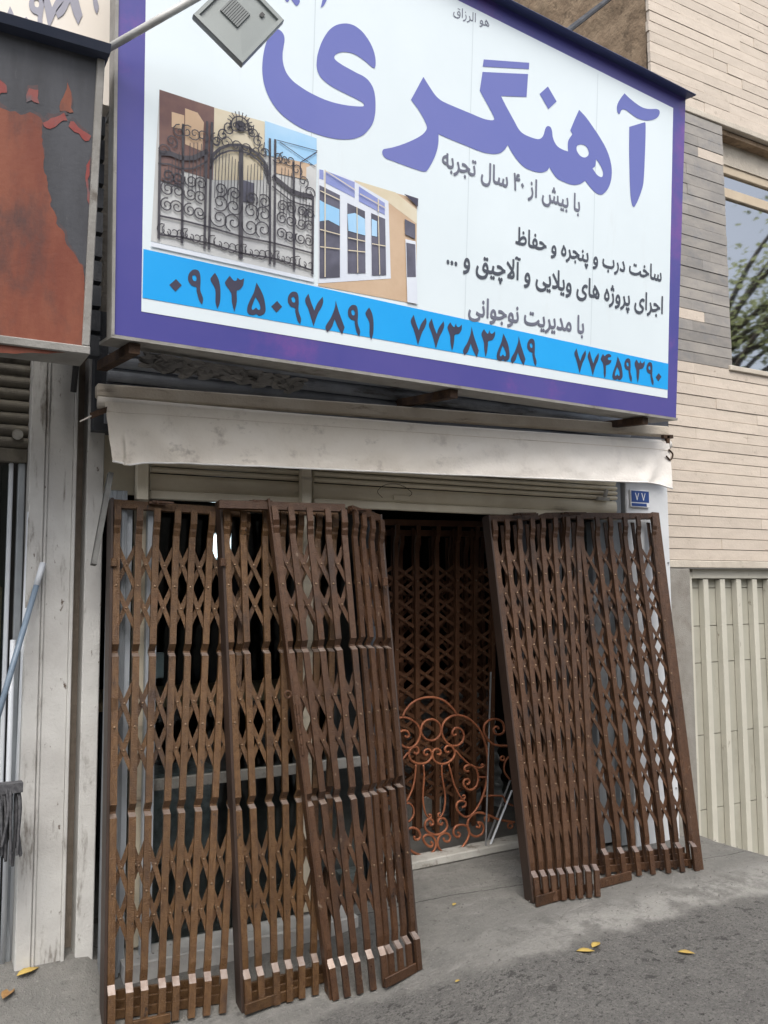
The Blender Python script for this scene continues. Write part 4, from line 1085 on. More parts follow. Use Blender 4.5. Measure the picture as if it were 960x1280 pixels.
# gates standing inside the doorway
BIN = (.30, .52, .74, .96, 1.18, 1.40, 1.60)
gF = empty('folding_gate', (2.683, 1.072, 0.157), 'reddish brown spread folding gate standing just inside the dark doorway', 'folding gate', 'folding gates inside the doorway')
gate_segment(gF, (2.435, 0.919, 0.157), (3.29, 1.001, 0.157), (2.348, 0.78, 1.968), (3.189, 0.78, 1.98), 7, 'brown_dark', (), BIN, foot=False, wob=.03, strip_len=.17)
gG = empty('folding_gate', (2.773, 1.224, 0.157), 'second brown folding gate standing deeper in the doorway', 'folding gate', 'folding gates inside the doorway')
gate_segment(gG, (2.56, 1.067, 0.157), (3.379, 1.174, 0.157), (2.456, 0.88, 1.917), (3.164, 0.88, 1.926), 7, 'brown_dark', (), BIN, foot=False, wob=.03, strip_len=.17, rail=True)

# ------------------------------------------------------------------ wrought iron scroll grille
YS = 0.608
gr = empty('scroll_grille', (2.627, 0.631, 0.157), 'rust orange wrought iron scroll panel standing in the doorway', 'iron grille')
SCR = [
[(2.429,0.6,0.911),(2.443,0.6,0.938),(2.477,0.6,0.972),(2.52,0.6,0.993),(2.569,0.6,1.002),(2.628,0.6,1.0),(2.687,0.6,0.982),(2.737,0.6,0.946),(2.767,0.6,0.915),(2.778,0.6,0.893)],
[(2.382,0.6,0.898),(2.414,0.6,0.906),(2.452,0.6,0.903),(2.495,0.6,0.882),(2.526,0.6,0.852),(2.538,0.6,0.814),(2.529,0.6,0.779),(2.503,0.6,0.749),(2.47,0.6,0.74),(2.432,0.6,0.752),(2.407,0.6,0.778),(2.398,0.6,0.806),(2.409,0.6,0.829),(2.437,0.6,0.836),(2.461,0.6,0.825),(2.468,0.6,0.804),(2.451,0.6,0.799),(2.442,0.6,0.808)],
[(2.673,0.6,0.819),(2.668,0.6,0.797),(2.653,0.6,0.78),(2.632,0.6,0.769),(2.607,0.6,0.767),(2.582,0.6,0.774),(2.562,0.6,0.788),(2.548,0.6,0.808),(2.544,0.6,0.83),(2.549,0.6,0.851),(2.563,0.6,0.869),(2.584,0.6,0.88),(2.609,0.6,0.882),(2.633,0.6,0.876),(2.654,0.6,0.862),(2.668,0.6,0.842),(2.673,0.6,0.819)],
[(2.775,0.6,0.786),(2.754,0.6,0.783),(2.747,0.6,0.801),(2.765,0.6,0.82),(2.795,0.6,0.819),(2.821,0.6,0.794),(2.825,0.6,0.765),(2.809,0.6,0.737),(2.774,0.6,0.724),(2.733,0.6,0.732),(2.699,0.6,0.76),(2.68,0.6,0.798),(2.681,0.6,0.835),(2.7,0.6,0.866),(2.741,0.6,0.888),(2.797,0.6,0.89),(2.853,0.6,0.871),(2.904,0.6,0.833),(2.94,0.6,0.793),(2.968,0.6,0.736),(2.985,0.6,0.675),(2.991,0.6,0.608),(2.987,0.6,0.541),(2.975,0.6,0.484),(2.953,0.6,0.428),(2.921,0.6,0.378),(2.879,0.6,0.338),(2.838,0.6,0.327),(2.803,0.6,0.344),(2.778,0.6,0.372),(2.77,0.6,0.397),(2.784,0.6,0.416),(2.809,0.6,0.419),(2.834,0.6,0.406),(2.829,0.6,0.386),(2.808,0.6,0.384)],
[(2.498,0.6,0.714),(2.512,0.6,0.704),(2.527,0.6,0.715),(2.522,0.6,0.735),(2.503,0.6,0.743),(2.479,0.6,0.735),(2.468,0.6,0.717),(2.469,0.6,0.688),(2.488,0.6,0.667),(2.526,0.6,0.651),(2.57,0.6,0.65),(2.599,0.6,0.664),(2.614,0.6,0.686),(2.606,0.6,0.711),(2.585,0.6,0.723),(2.564,0.6,0.715),(2.563,0.6,0.699),(2.58,0.6,0.691),(2.587,0.6,0.699)],
[(2.648,0.6,0.691),(2.663,0.6,0.686),(2.671,0.6,0.697),(2.663,0.6,0.712),(2.639,0.6,0.719),(2.619,0.6,0.706),(2.619,0.6,0.678),(2.633,0.6,0.652),(2.672,0.6,0.634),(2.712,0.6,0.636),(2.747,0.6,0.653),(2.763,0.6,0.68),(2.755,0.6,0.709),(2.733,0.6,0.728),(2.708,0.6,0.726),(2.698,0.6,0.711),(2.708,0.6,0.695),(2.725,0.6,0.696)],
[(3.132,0.6,0.691),(3.076,0.6,0.696),(3.022,0.6,0.714),(2.986,0.6,0.747),(2.966,0.6,0.786),(2.972,0.6,0.824),(3.004,0.6,0.846),(3.052,0.6,0.849),(3.095,0.6,0.831),(3.11,0.6,0.8),(3.104,0.6,0.77),(3.077,0.6,0.76),(3.045,0.6,0.767),(3.033,0.6,0.789),(3.046,0.6,0.805),(3.065,0.6,0.802),(3.069,0.6,0.79)],
[(2.858,0.6,0.576),(2.837,0.6,0.578),(2.827,0.6,0.595),(2.843,0.6,0.608),(2.874,0.6,0.607),(2.904,0.6,0.587),(2.919,0.6,0.557),(2.922,0.6,0.523),(2.908,0.6,0.487),(2.871,0.6,0.471),(2.841,0.6,0.483),(2.821,0.6,0.506),(2.826,0.6,0.53),(2.847,0.6,0.534),(2.864,0.6,0.521),(2.856,0.6,0.506),(2.843,0.6,0.505)],
[(2.768,0.6,0.7),(2.813,0.6,0.654),(2.864,0.6,0.612),(2.915,0.6,0.59),(2.946,0.6,0.587),(2.962,0.6,0.595),(2.952,0.6,0.605),(2.944,0.6,0.597)],
[(2.722,0.6,0.631),(2.741,0.6,0.568),(2.76,0.6,0.508),(2.789,0.6,0.456),(2.814,0.6,0.428),(2.83,0.6,0.435),(2.825,0.6,0.447),(2.812,0.6,0.444)],
[(2.677,0.6,0.631),(2.679,0.6,0.566),(2.695,0.6,0.483),(2.697,0.6,0.427),(2.683,0.6,0.372),(2.663,0.6,0.35),(2.649,0.6,0.356),(2.651,0.6,0.37),(2.663,0.6,0.37)],
[(2.557,0.6,0.644),(2.562,0.6,0.579),(2.555,0.6,0.508),(2.554,0.6,0.444),(2.566,0.6,0.387),(2.59,0.6,0.354),(2.603,0.6,0.358),(2.6,0.6,0.371),(2.588,0.6,0.37)],
[(2.509,0.6,0.649),(2.503,0.6,0.585),(2.486,0.6,0.524),(2.448,0.6,0.461),(2.429,0.6,0.456)],
[(2.46,0.6,0.717),(2.403,0.6,0.663),(2.365,0.6,0.64)],
[(2.598,0.6,0.228),(2.612,0.6,0.214),(2.6,0.6,0.201),(2.574,0.6,0.215),(2.552,0.6,0.245),(2.558,0.6,0.263),(2.584,0.6,0.267),(2.613,0.6,0.252),(2.632,0.6,0.219),(2.622,0.6,0.181),(2.588,0.6,0.162),(2.54,0.6,0.165),(2.488,0.6,0.189),(2.455,0.6,0.221),(2.444,0.6,0.269),(2.451,0.6,0.308),(2.48,0.6,0.318),(2.517,0.6,0.302),(2.533,0.6,0.272),(2.522,0.6,0.252),(2.498,0.6,0.255),(2.493,0.6,0.274)],
[(2.681,0.6,0.236),(2.691,0.6,0.218),(2.715,0.6,0.213),(2.726,0.6,0.229),(2.716,0.6,0.251),(2.687,0.6,0.261),(2.657,0.6,0.251),(2.642,0.6,0.217),(2.656,0.6,0.179),(2.695,0.6,0.154),(2.754,0.6,0.149),(2.805,0.6,0.169),(2.841,0.6,0.205),(2.855,0.6,0.244),(2.842,0.6,0.274),(2.807,0.6,0.289),(2.766,0.6,0.287),(2.748,0.6,0.262),(2.756,0.6,0.237),(2.781,0.6,0.226),(2.791,0.6,0.24),(2.776,0.6,0.254)],
[(2.595,0.6,0.331),(2.599,0.6,0.315),(2.617,0.6,0.32),(2.609,0.6,0.341),(2.585,0.6,0.349),(2.566,0.6,0.331),(2.565,0.6,0.304),(2.589,0.6,0.277),(2.637,0.6,0.259),(2.682,0.6,0.268),(2.707,0.6,0.292),(2.697,0.6,0.33),(2.673,0.6,0.343),(2.65,0.6,0.336),(2.65,0.6,0.316),(2.672,0.6,0.309),(2.676,0.6,0.321)],
[(2.903,0.6,0.265),(2.924,0.6,0.259),(2.929,0.6,0.274),(2.911,0.6,0.287),(2.94,0.6,0.281),(2.955,0.6,0.25),(2.939,0.6,0.22),(2.897,0.6,0.213),(2.862,0.6,0.234),(2.845,0.6,0.269),(2.848,0.6,0.306),(2.879,0.6,0.334),(2.92,0.6,0.341),(2.983,0.6,0.321),(3.056,0.6,0.286),(3.173,0.6,0.254)],
[(2.924,0.6,0.535),(2.982,0.6,0.529)],
[(2.962,0.6,0.426),(3.085,0.6,0.412),(3.111,0.6,0.376),(3.165,0.6,0.348)],
[(3.079,0.6,0.624),(3.09,0.6,0.635),(3.106,0.6,0.63),(3.106,0.6,0.613),(3.09,0.6,0.613),(3.08,0.6,0.622)],
[(3.139,0.6,0.626),(3.111,0.6,0.595),(3.108,0.6,0.545),(3.147,0.6,0.497)],
[(2.993,0.6,0.296),(2.988,0.6,0.288),(2.977,0.6,0.285),(2.966,0.6,0.291),(2.961,0.6,0.301),(2.966,0.6,0.309),(2.977,0.6,0.312),(2.988,0.6,0.306),(2.993,0.6,0.296)],
[(3.158,0.6,0.237),(3.152,0.6,0.227),(3.14,0.6,0.225),(3.128,0.6,0.231),(3.123,0.6,0.241),(3.128,0.6,0.251),(3.141,0.6,0.253),(3.153,0.6,0.247),(3.158,0.6,0.237)],
[(2.403,0.6,0.62),(2.423,0.6,0.594),(2.411,0.6,0.57)],
[(2.409,0.6,0.556),(2.428,0.6,0.537),(2.413,0.6,0.513)],
[(2.429,0.6,0.444),(2.462,0.6,0.449),(2.49,0.6,0.42),(2.49,0.6,0.381),(2.461,0.6,0.353),(2.428,0.6,0.365)],
]
for s in SCR:
    pts = catmull(s, 4)
    n = len(pts); thin = n < 30
    MB().tube([Vector(p)+Vector((0, .004*noise.noise(Vector((p[0]*3, p[2]*3, 0))), 0)) for p in pts], .0072 if n > 36 else .0058, 7).build('scroll', 'copper', gr, smooth=True)
for nm, a, b, r, lab in (('steel_rod', (3.052, 0.64, 1.114), (2.926, 0.545, 0.16), .005, 'tall thin steel rod standing upright beside the orange scroll panel'),
                    ('steel_rod', (3.164, 0.62, 0.49), (3.006, 0.639, 0.16), .006, 'short grey steel rod leaning inside the doorway, the duller one'),
                    ('steel_rod', (3.143, 0.58, 0.441), (2.963, 0.558, 0.16), .006, 'short bright steel rod leaning inside the doorway near the threshold')):
    tag(MB().tube([a, b], r, 8).build(nm, 'steel' if r < .0055 else 'pvc' if 'bright' in lab else 'steel'), lab, 'rod', 'rods in the doorway')
# pale corrugated stack of sheets behind the grille
cor = MB()
def corr(u_, v_):
    return (2.55+1.05*u_, 1.25+.14*v_+.012*math.sin(v_*60), .16+.78*v_+.01*math.sin(u_*30))
cor.grid(corr, 40, 60)
tag(cor.build('corrugated_sheet', 'silver_sheet'), 'grey corrugated metal sheet leaning deep inside the doorway', 'metal sheet')
tag(MB().box((2.62, 1.10, .156), (3.0, 1.22, .33)).build('storage_box', 'dirty_white', bevel=.004), 'pale box on the floor behind the orange scroll panel', 'box')

# ------------------------------------------------------------------ things inside the shop window
for (x0, x1, lab) in ((150, 166, 'grey aluminium profile upright behind the leftmost folding gate, nearer the post'), (181, 196, 'grey aluminium profile upright behind the leftmost folding gate, second from the post')):
    pr = MB(); a = (0.826, 0.24, 1.9)
    xa = {150: 0.827, 181: 0.938}[x0]
    pr.box((xa, .215, .0), (xa+.022, .245, 1.98)); pr.box((xa+.024, .225, .0), (xa+.048, .245, 1.98)); pr.box((xa+.022, .23, .0), (xa+.024, .245, 1.98))
    tag(pr.build('aluminium_profile', 'bright_profile', bevel=.002), lab, 'metal profile', 'aluminium profiles by the window')
tag(MB().box((.775, .19, .05), (.845, .25, 2.02)).box((.785, .185, .05), (.80, .19, 2.02)).box((.82, .185, .05), (.835, .19, 2.02)).build('aluminium_profile', 'aluminium', bevel=.002), 'tall ribbed grey metal profile standing against the white post', 'metal profile', 'aluminium profiles by the window')
lt = empty('fluorescent_light', (1.704, 1.6, 1.866), 'lit white fluorescent panel glowing inside behind the folding gates', 'light')
A_ = Vector((1.744, 1.8, 1.952)); B_ = Vector((1.867, 1.8, 1.807))
MB().box((A_.x, 1.8, B_.z), (B_.x, 1.82, A_.z)).build('diffuser', 'fluoro', lt)
MB().box((A_.x-.012, 1.815, B_.z-.012), (B_.x+.012, 1.86, A_.z+.012)).build('frame', 'white_panel', lt)
tb = empty('workbench', (1.6, 1.9, .155), 'dim workbench inside behind the shop window', 'table')
MB().box((1.0, 1.6, .92), (2.6, 2.3, .97)).build('top', 'cardboard', tb)
for (x, y) in ((1.05, 1.65), (2.5, 1.65), (1.05, 2.2), (2.5, 2.2)): MB().box((x, y, .156), (x+.05, y+.05, .918)).build('leg', 'dark_steel', tb)
fan = empty('cable_coil', (1.252, 0.9, 0.848), 'black cable coil hanging dimly behind the leftmost folding gate', 'cable')
cc = Vector((1.168, 0.7, 0.884))
for k in range(3):
    MB().tube([cc+Vector((.10*(1+.05*k)*math.cos(a), .02*k, .11*(1+.04*k)*math.sin(a))) for a in [i*math.pi/10 for i in range(21)]], .008, 6).build('loop', 'black_rubber', fan)
tag(MB().box(tuple(a-b for a, b in zip((1.078, 0.5, 1.199), (0.02, 0, .0))), tuple(a+b for a, b in zip((1.076, 0.5, 1.315), (.02, .04, 0)))).build('socket_box', 'pvc', bevel=.004), 'small pale socket box behind the leftmost folding gate', 'socket')
tag(MB().box((1.15, 1.2, .157), (1.6, 1.6, .62)).box((1.2, 1.19, .2), (1.55, 1.2, .58)).build('tool_cabinet', 'silver_sheet', bevel=.01), 'dim grey metal cabinet on the floor behind the shop window', 'cabinet')

# ------------------------------------------------------------------ neighbouring shop on the left
nb = empty('neighbour_shop', (.2, .3, .1), 'neighbouring shop front with white metal columns beyond the post', 'building')
post('column', .463, .522, .25, .36, .12, 2.62, 'white_paint', nb)
c2 = MB(); c2.box((.530, .27, .12), (.640, .37, 2.62)); c2.box((.524, .255, .12), (.536, .268, 2.62)); c2.box((.634, .255, .12), (.648, .268, 2.62)); c2.box((.536, .262, .12), (.634, .27, 2.62))
c2.build('column', 'white_paint', nb, bevel=.003)
MB().box((.5, .36, .1), (.70, .5, 2.65)).build('wall', 'mortar', nb)
MB().box((-2.5, 2.2, -.1), (.55, 2.4, 3.0)).build('wall', 'room_dark', nb)
MB().box((-2.5, .38, 2.55), (.5, 2.2, 2.65)).build('ceiling', 'room_dark', nb)
MB().box((-2.5, .33, 2.45), (.5, .9, 3.2)).build('wall', 'render_wall', nb)
MB().box((-2.5, .30, .0), (.463, .40, .14)).build('sill', 'dirty_white', nb)
ns = slat_mesh(-1.2, .462, .048, .018); ns.mats = ['neighbour_slat']; nsm = ns.mesh('neighbour_slat')
for k in range(9): link('shutter_slat', nsm, nb, 0, Matrix.Translation((0, .33, 2.19+.051*k)))
MB().box((-1.2, .32, 2.13), (.462, .35, 2.188)).build('shutter_bar', 'neighbour_slat', nb, bevel=.004)
MB().tube([(0.417, 0.28, 2.24), (0.423, 0.34, 2.25)], .022, 10).build('lock', 'dirty_white', nb)
MB().box((-1.2, .352, .14), (.40, .358, 2.12)).build('window_pane', 'shop_glass', nb)
post('window_frame', .43, .458, .33, .37, .14, 2.13, 'aluminium', nb)
post('window_frame', .395, .412, .335, .37, .14, 2.13, 'pvc', nb)
tag(MB().box((.05, .7, .141), (.42, .95, 1.62)).box((.22, .698, .2), (.25, .7, 1.6)).build('cardboard_carton', 'cardboard', bevel=.006), 'tall brown carton behind the glass of the neighbouring shop', 'carton')
# standing plastic pipes and a mop
for k, (xa, ya, xb, yb) in enumerate(((12, 1190, 38, 690), (22, 1188, 32, 760), (4, 1192, 14, 800))):
    a = [(0.4562,0.3432,0.1442),(0.4928,0.3547,0.1448),(0.428,0.3244,0.1446)][k]; b = [(0.469,0.26,1.922),(0.467,0.25,1.533),(0.419,0.24,1.408)][k]
    tag(MB().tube([a, b], (.010, .008, .010)[k], 8).build('plastic_pipe', 'pvc', smooth=True), ('long white plastic pipe leaning by the columns, the tallest one', 'white plastic pipe leaning by the columns, the middle-height one', 'short white plastic pipe leaning by the columns, nearest the glass')[k], 'pipe', 'white pipes leaning by the columns')
mp = empty('mop', (0.4769, 0.8113, 0.1448), 'grey string mop with blue handle propped against the white column', 'mop')
m0, m1 = Vector((0.306, 0.02, 0.96)), Vector((0.523, 0.235, 1.713))
MB().tube([m0, m0.lerp(m1, .93)], .0115, 10).build('handle', 'mop_handle', mp, smooth=True)
MB().tube([m0.lerp(m1, .88), m1], .0125, 10).build('grip', 'pvc', mp, smooth=True)
hd = Vector((0.388, 0.06, 0.852)); mh = MB(); rm = random.Random(5)
for k in range(46):
    x = hd.x+rm.uniform(-.075, .05); y = hd.y+rm.uniform(-.03, .03); ln = rm.uniform(.18, .27)
    mh.tube(catmull([(x, y, hd.z+.02), (x+rm.uniform(-.01, .01), y-.015, hd.z-.06), (x+rm.uniform(-.02, .02), y-.01+rm.uniform(-.02, .02), hd.z-ln)], 3), .0055, 5)
mh.build('strings', 'mop_grey', mp); mp.children[-1]['kind'] = 'stuff'
mb = MB(); mb.bar(hd+Vector((-.09, 0, .02)), hd+Vector((.06, 0, .02)), .05, .035); mb.build('head', 'mop_grey', mp)
MB().tube([m0, hd+Vector((-.03, 0, .03))], .009, 8).build('socket', 'mop_handle', mp)

# worn red sign of the neighbour
rs_ = empty('neighbour_sign', (.0, -.4, 2.43), 'worn red and charcoal light box sign above the left neighbour', 'sign')
q0, q1 = Vector((.552, -.40, 2.455)), Vector((.556, -.55, 3.43))
def rsp(x, t, d): return (x, q0.y+(q1.y-q0.y)*t+d, q0.z+(q1.z-q0.z)*t)
mb = MB(); mb.hexa([rsp(-2.2, 0, 0), rsp(.54, 0, 0), rsp(.54, 0, .16), rsp(-2.2, 0, .16), rsp(-2.2, 1, 0), rsp(.54, 1, 0), rsp(.54, 1, .16), rsp(-2.2, 1, .16)])
mb.build('face', 'worn_grey', rs_)
def on_red(pts, d):
    out = []                                   # flaked, uneven paint edges
    for i, p in enumerate(pts):
        q = pts[(i+1) % len(pts)]
        n = max(1, min(40, int(math.hypot(q[0]-p[0], q[1]-p[1])/.012)))
        for k in range(n):
            x, t = p[0]+(q[0]-p[0])*k/n, p[1]+(q[1]-p[1])*k/n
            out.append(Vector(rsp(x+.009*noise.noise(Vector((x*30, t*30, 0)))+.005*noise.noise(Vector((x*90, t*90, 4))), t+.012*noise.noise(Vector((x*40, t*35, 7))), -d)))
    return out
for m_, pts, d in (
 ('worn_red', [(-0.7327,0.498),(0.2435,0.7597),(0.2712,0.7538),(0.3038,0.7475),(0.3358,0.7619),(0.3693,0.7506),(0.3748,0.7369),(0.3738,0.7064),(0.3814,0.6475),(0.3918,0.5789),(0.4045,0.5156),(0.422,0.4528),(0.4439,0.4007),(0.4704,0.3594),(0.5128,0.3048),(0.5353,0.2564),(0.5571,-0.0233),(-0.7175,-0.1887)], .0015),
 ('worn_crimson', [(0.3748,0.7369),(0.3977,0.7555),(0.4305,0.7742),(0.4397,0.7843),(0.4503,0.7667),(0.4319,0.7466),(0.4039,0.7267),(0.3777,0.725)], .002),
 ('worn_red', [(0.4297,0.7918),(0.4327,0.8283),(0.4408,0.861),(0.449,0.8913),(0.4593,0.861),(0.4669,0.8273),(0.4708,0.7976),(0.4539,0.7921)], .002),
 ('worn_crimson', [(0.4648,0.7704),(0.48,0.7615),(0.5057,0.7424),(0.5337,0.7313),(0.5271,0.7131),(0.502,0.7172),(0.4765,0.7324),(0.4634,0.7496)], .002),
 ('worn_crimson', [(0.318,0.7932),(0.3229,0.8184),(0.33,0.8364),(0.3529,0.8478),(0.363,0.8043),(0.3389,0.7948)], .002),
 ('worn_crimson', [(0.5226,0.6041),(0.5312,0.6529),(0.5385,0.6078),(0.5304,0.5694),(0.5369,0.5396),(0.5474,0.5315),(0.5395,0.4905),(0.5285,0.5378)], .002),
 ('worn_crimson', [(0.24,0.84),(0.2561,0.8347),(0.2572,0.8103),(0.242,0.7953),(0.2155,0.7792),(0.2048,0.8203)], .002)):
    hp = on_red([(p[0]+.012*noise.noise(Vector((p[0]*9, p[1]*9, 3))), p[1]+.02*noise.noise(Vector((p[0]*9, p[1]*9, 8)))+.012) for p in pts], d-.0004)
    MB().add(hp, [tuple(range(len(hp)))]).build('worn_print', 'worn_halo', rs_)
    op = on_red(pts, d)
    MB().add(op, [tuple(range(len(op)))]).build('worn_print', m_, rs_)
mb = MB(); mb.hexa([rsp(.54, -.0, -.012), rsp(.566, -.0, -.012), rsp(.566, -.0, .17), rsp(.54, -.0, .17), rsp(.54, 1, -.012), rsp(.566, 1, -.012), rsp(.566, 1, .17), rsp(.54, 1, .17)])
mb.build('frame', 'grey_frame', rs_, bevel=.003)
mb = MB(); mb.hexa([rsp(-2.2, -.03, -.014), rsp(.568, -.03, -.014), rsp(.568, -.03, .172), rsp(-2.2, -.03, .172), rsp(-2.2, -.001, -.014), rsp(.568, -.001, -.014), rsp(.568, -.001, .172), rsp(-2.2, -.001, .172)])
mb.build('frame', 'grey_frame', rs_, bevel=.003)
mb = MB(); mb.hexa([rsp(-2.2, 1.001, -.05), rsp(.575, 1.001, -.05), rsp(.575, 1.001, .175), rsp(-2.2, 1.001, .175), rsp(-2.2, 1.03, -.06), rsp(.575, 1.03, -.06), rsp(.575, 1.03, .175), rsp(-2.2, 1.03, .175)])
mb.build('hood', 'hood_dark', rs_)
# pale board above, its right end in view
ob = empty('upper_board', (-.6, -.15, 3.6), 'pale board with grey digits above the worn red sign', 'sign')
OX = 0.67
board_ = MB().box((-2.2, -.15, 3.50), (OX, -.06, 5.0)).build('board', 'offwhite_board', ob)
MB().box((OX+.001, -.155, 3.48), (OX+.02, -.05, 5.0)).build('edge_trim', 'grey_frame', ob)
OD = [(0.291,-0.152,3.696),(0.349,-0.152,3.731),(0.391,-0.152,3.786),(0.44,-0.152,3.832),(0.512,-0.152,3.89),(0.588,-0.152,3.952)]
for ch, c in zip('509789', OD):
    cc = DG[ch]; a, b = dig_center(cc); k = 1.2
    me = filled([smooth_contour([((p[0]-a)*k, (p[1]-b)*k)+tuple(p[2:]) for p in q]) for q in cc])
    for v in me.vertices:
        x, y = v.co.x, v.co.y
        v.co = Vector((c[0]+x*.95+y*.12, -.1535, c[2]+y*1.25))
    me.materials.clear(); me.materials.append(MATS['board_digit'])
    link('digit', me, board_)
# conduit and bracket bits between the signs
tag(MB().tube([(.60, .1, 2.4), (.605, -.05, 2.8), (.60, -.1, 3.15)], .012, 8).build('cable_bundle', 'black_rubber'), 'black cables in the gap between the red and purple signs', 'cable')
sp_ = empty('slatted_panel', (.6, .1, 2.56), 'dark steel slats in the gap between the two light box signs', 'panel')
sl_ = MB().box((.50, .10, 0), (.70, .16, .085)); sl_.mats = ['dark_steel']; slm = sl_.mesh('panel_slat')
for k in range(10): link('slat', slm, sp_, 0, Matrix.Translation((0, 0, 2.56+.105*k)))

# ------------------------------------------------------------------ flood light on its arm
fl = empty('flood_light', (0.967, -0.8, 3.564), 'square grey flood light on a white arm before the purple sign', 'flood light')
FC = Vector((0.946, -0.85, 3.536))
a0 = Vector((0.506, -0.47, 3.449))
MB().tube([a0, Vector((0.847, -0.8, 3.625))], .0135, 10).build('arm', 'pole_paint', fl, smooth=True)
# housing seen from behind: frame corners taken on a tilted plane
cnr = [Vector((0.963, -0.84, 3.381)), Vector((1.102, -0.87, 3.567)), Vector((0.939, -0.85, 3.701)), Vector((0.798, -0.81, 3.521))]
cn = sum(cnr, Vector())/4
nx_ = (cnr[1]-cnr[0]).cross(cnr[3]-cnr[0]).normalized()
if nx_.y > 0: nx_ = -nx_
def rect(s, d): return [cn+(c-cn)*s+nx_*d for c in cnr]
def ringmesh(levels):
    mb = MB()
    for s, d in levels: mb.v += [tuple(p) for p in rect(s, d)]
    for i in range(len(levels)-1):
        for j in range(4): mb.f.append((i*4+j, i*4+(j+1) % 4, (i+1)*4+(j+1) % 4, (i+1)*4+j)); mb.mi.append(0)
    n = len(levels); mb.f.append((3, 2, 1, 0)); mb.f.append(tuple((n-1)*4+j for j in range(4))); mb.mi += [0, 0]
    return mb
housing = ringmesh([(.94, -.035), (.985, -.03), (1.0, -.02), (1.0, -.003), (.985, .003), (.87, .003), (.855, -.006), (.845, -.006)]).build('housing', 'lamp_housing', fl)
e1 = (cnr[1]-cnr[0]); e2 = (cnr[3]-cnr[0])
mb = MB()
for k in range(10):
    t = .33+.036*k
    p = cnr[0]+e1*(.36)+e2*(t+.1)+nx_*.001; q = cnr[0]+e1*.66+e2*(t+.1)+nx_*.001
    mb.bar(p, q, .006, .005, up=nx_)
mb.build('cooling_fins', 'lamp_groove', housing)
mb = MB(); p = cnr[0]+e1*.80+e2*.28+nx_*.0
mb.bar(cn+(cnr[1]-cn)*.60+nx_*.0+e2*.06, cn+(cnr[1]-cn)*.60+nx_*.0+e2*.12, .016, .002, up=nx_); mb.build('maker_mark', 'black_ink', housing)
MB().bar(Vector((0.847, -0.8, 3.625)), cn-nx_*.045, .03, .01).build('yoke', 'pole_paint', fl)

# ------------------------------------------------------------------ travertine building on the right
tb_ = empty('travertine_house', (5.5, .3, 0), 'house clad in beige stone strips at the right of the shop', 'building')
X0 = 4.168; X1 = 7.3
MB().box((X0+.02, .40, -.5), (X1, 5.0, 1.70)).build('core_wall', 'mortar', tb_)
cw = MB()
cw.box((X0+.02, .322, 1.74), (X1, .40, 3.09)); cw.box((X0+.02, .322, 3.09), (4.84, .40, 4.80)); cw.box((X0+.02, .322, 4.80), (X1, .40, 7.4))
stone_wall = cw.build('stone_clad_wall', 'mortar', tb_)
# flank wall of rough mud plaster
def flank(u_, v_):
    y = .335+4.6*u_; z = 2.2+5.2*v_
    return (X0+.012+.018*noise.noise(Vector((y*5, z*5, 0)))+.010*noise.noise(Vector((y*14, z*14, 5))), y, z)
MB().grid(flank, 110, 120).build('flank_wall', 'mud_plaster', tb_, smooth=True)
ROW = .0712; rw = random.Random(11)
def strip_box(w_, m): 
    key = ('stone', round(w_, 2), m)
    def mk():
        mb = MB().box((0, 0, 0), (round(w_, 2)-.0004, .024, ROW-.0046)); mb.mats = [m]; return mb.mesh('stone_strip')
    return shared(key, mk)
def course(z, xa, xb, m_fn, y=.300):
    x = xa
    while x < xb-.02:
        w_ = round(min(rw.choice((.3, .42, .5, .62, .75, .9)), xb-x), 2)
        if xb-(x+w_) < .09: w_ = round(xb-x, 2)
        link('stone_strip', strip_box(w_, m_fn()), stone_wall, 0, Matrix.Translation((x, y-rw.uniform(0, .006), z)))
        x += w_
XB = 7.2
z = 1.772; rows = 0
while z < 3.05:
    course(z, X0+rw.uniform(-.004, .004), XB, lambda: 'travertine'); z += ROW
ZG = z
while z < 4.70:
    course(z, X0, 4.84, lambda: 'grey_marble' if rw.random() < .94 else 'travertine'); z += ROW
ZT = z
MB().box((X0, .286, ZT+.002), (XB, .33, ZT+.045)).build('ledge', 'stone_trim', tb_, bevel=.004)
z = ZT+.049
while z < 7.2:
    course(z, X0+rw.uniform(-.005, .005), XB, lambda: 'travertine'); z += ROW
MB().box((4.0+.165, .285, 1.722), (XB, .36, 1.768)).build('lintel_trim', 'stone_trim', tb_, bevel=.004)
MB().box((4.172, .29, -.3), (4.352, .41, 1.718)).build('pier', 'concrete', tb_, bevel=.006)
# window
wi = MB().box((4.80, .278, ZG-.012), (XB, .40, ZG+.022)).build('window_sill', 'stone_trim', tb_, bevel=.004)
WT = ZT
MB().box((4.842, .405, WT-.19), (XB, .43, WT-.002)).build('window_head', 'stone_trim', tb_)
MB().box((4.842, .326, WT-.035), (XB, .404, WT-.003)).build('window_soffit', 'mud_plaster', tb_)
MB().box((4.7, 1.2, 2.9), (XB+.2, 1.25, 5.0)).build('room_wall', 'curtain', tb_)
MB().box((4.82, .33, ZG), (4.838, 1.2, WT)).build('window_reveal', 'stone_trim', tb_)
MB().box((XB, .33, 2.9), (XB+.1, 1.2, 5.0)).build('window_reveal', 'stone_trim', tb_)
fw_ = 'window_frame'
win = MB().box((4.842, .415, WT-.25), (XB, .46, WT-.19)).build('window_frame', fw_, tb_, bevel=.003)
MB().box((4.842, .415, ZG+.024), (4.88, .46, WT-.25)).build('window_frame', fw_, tb_, bevel=.003)
ztr = 4.372
MB().box((4.88, .415, ztr-.035), (XB, .46, ztr+.035)).build('window_frame', fw_, tb_, bevel=.003)
MB().box((4.88, .415, ZG+.024), (XB, .46, ZG+.06)).build('window_frame', fw_, tb_, bevel=.003)
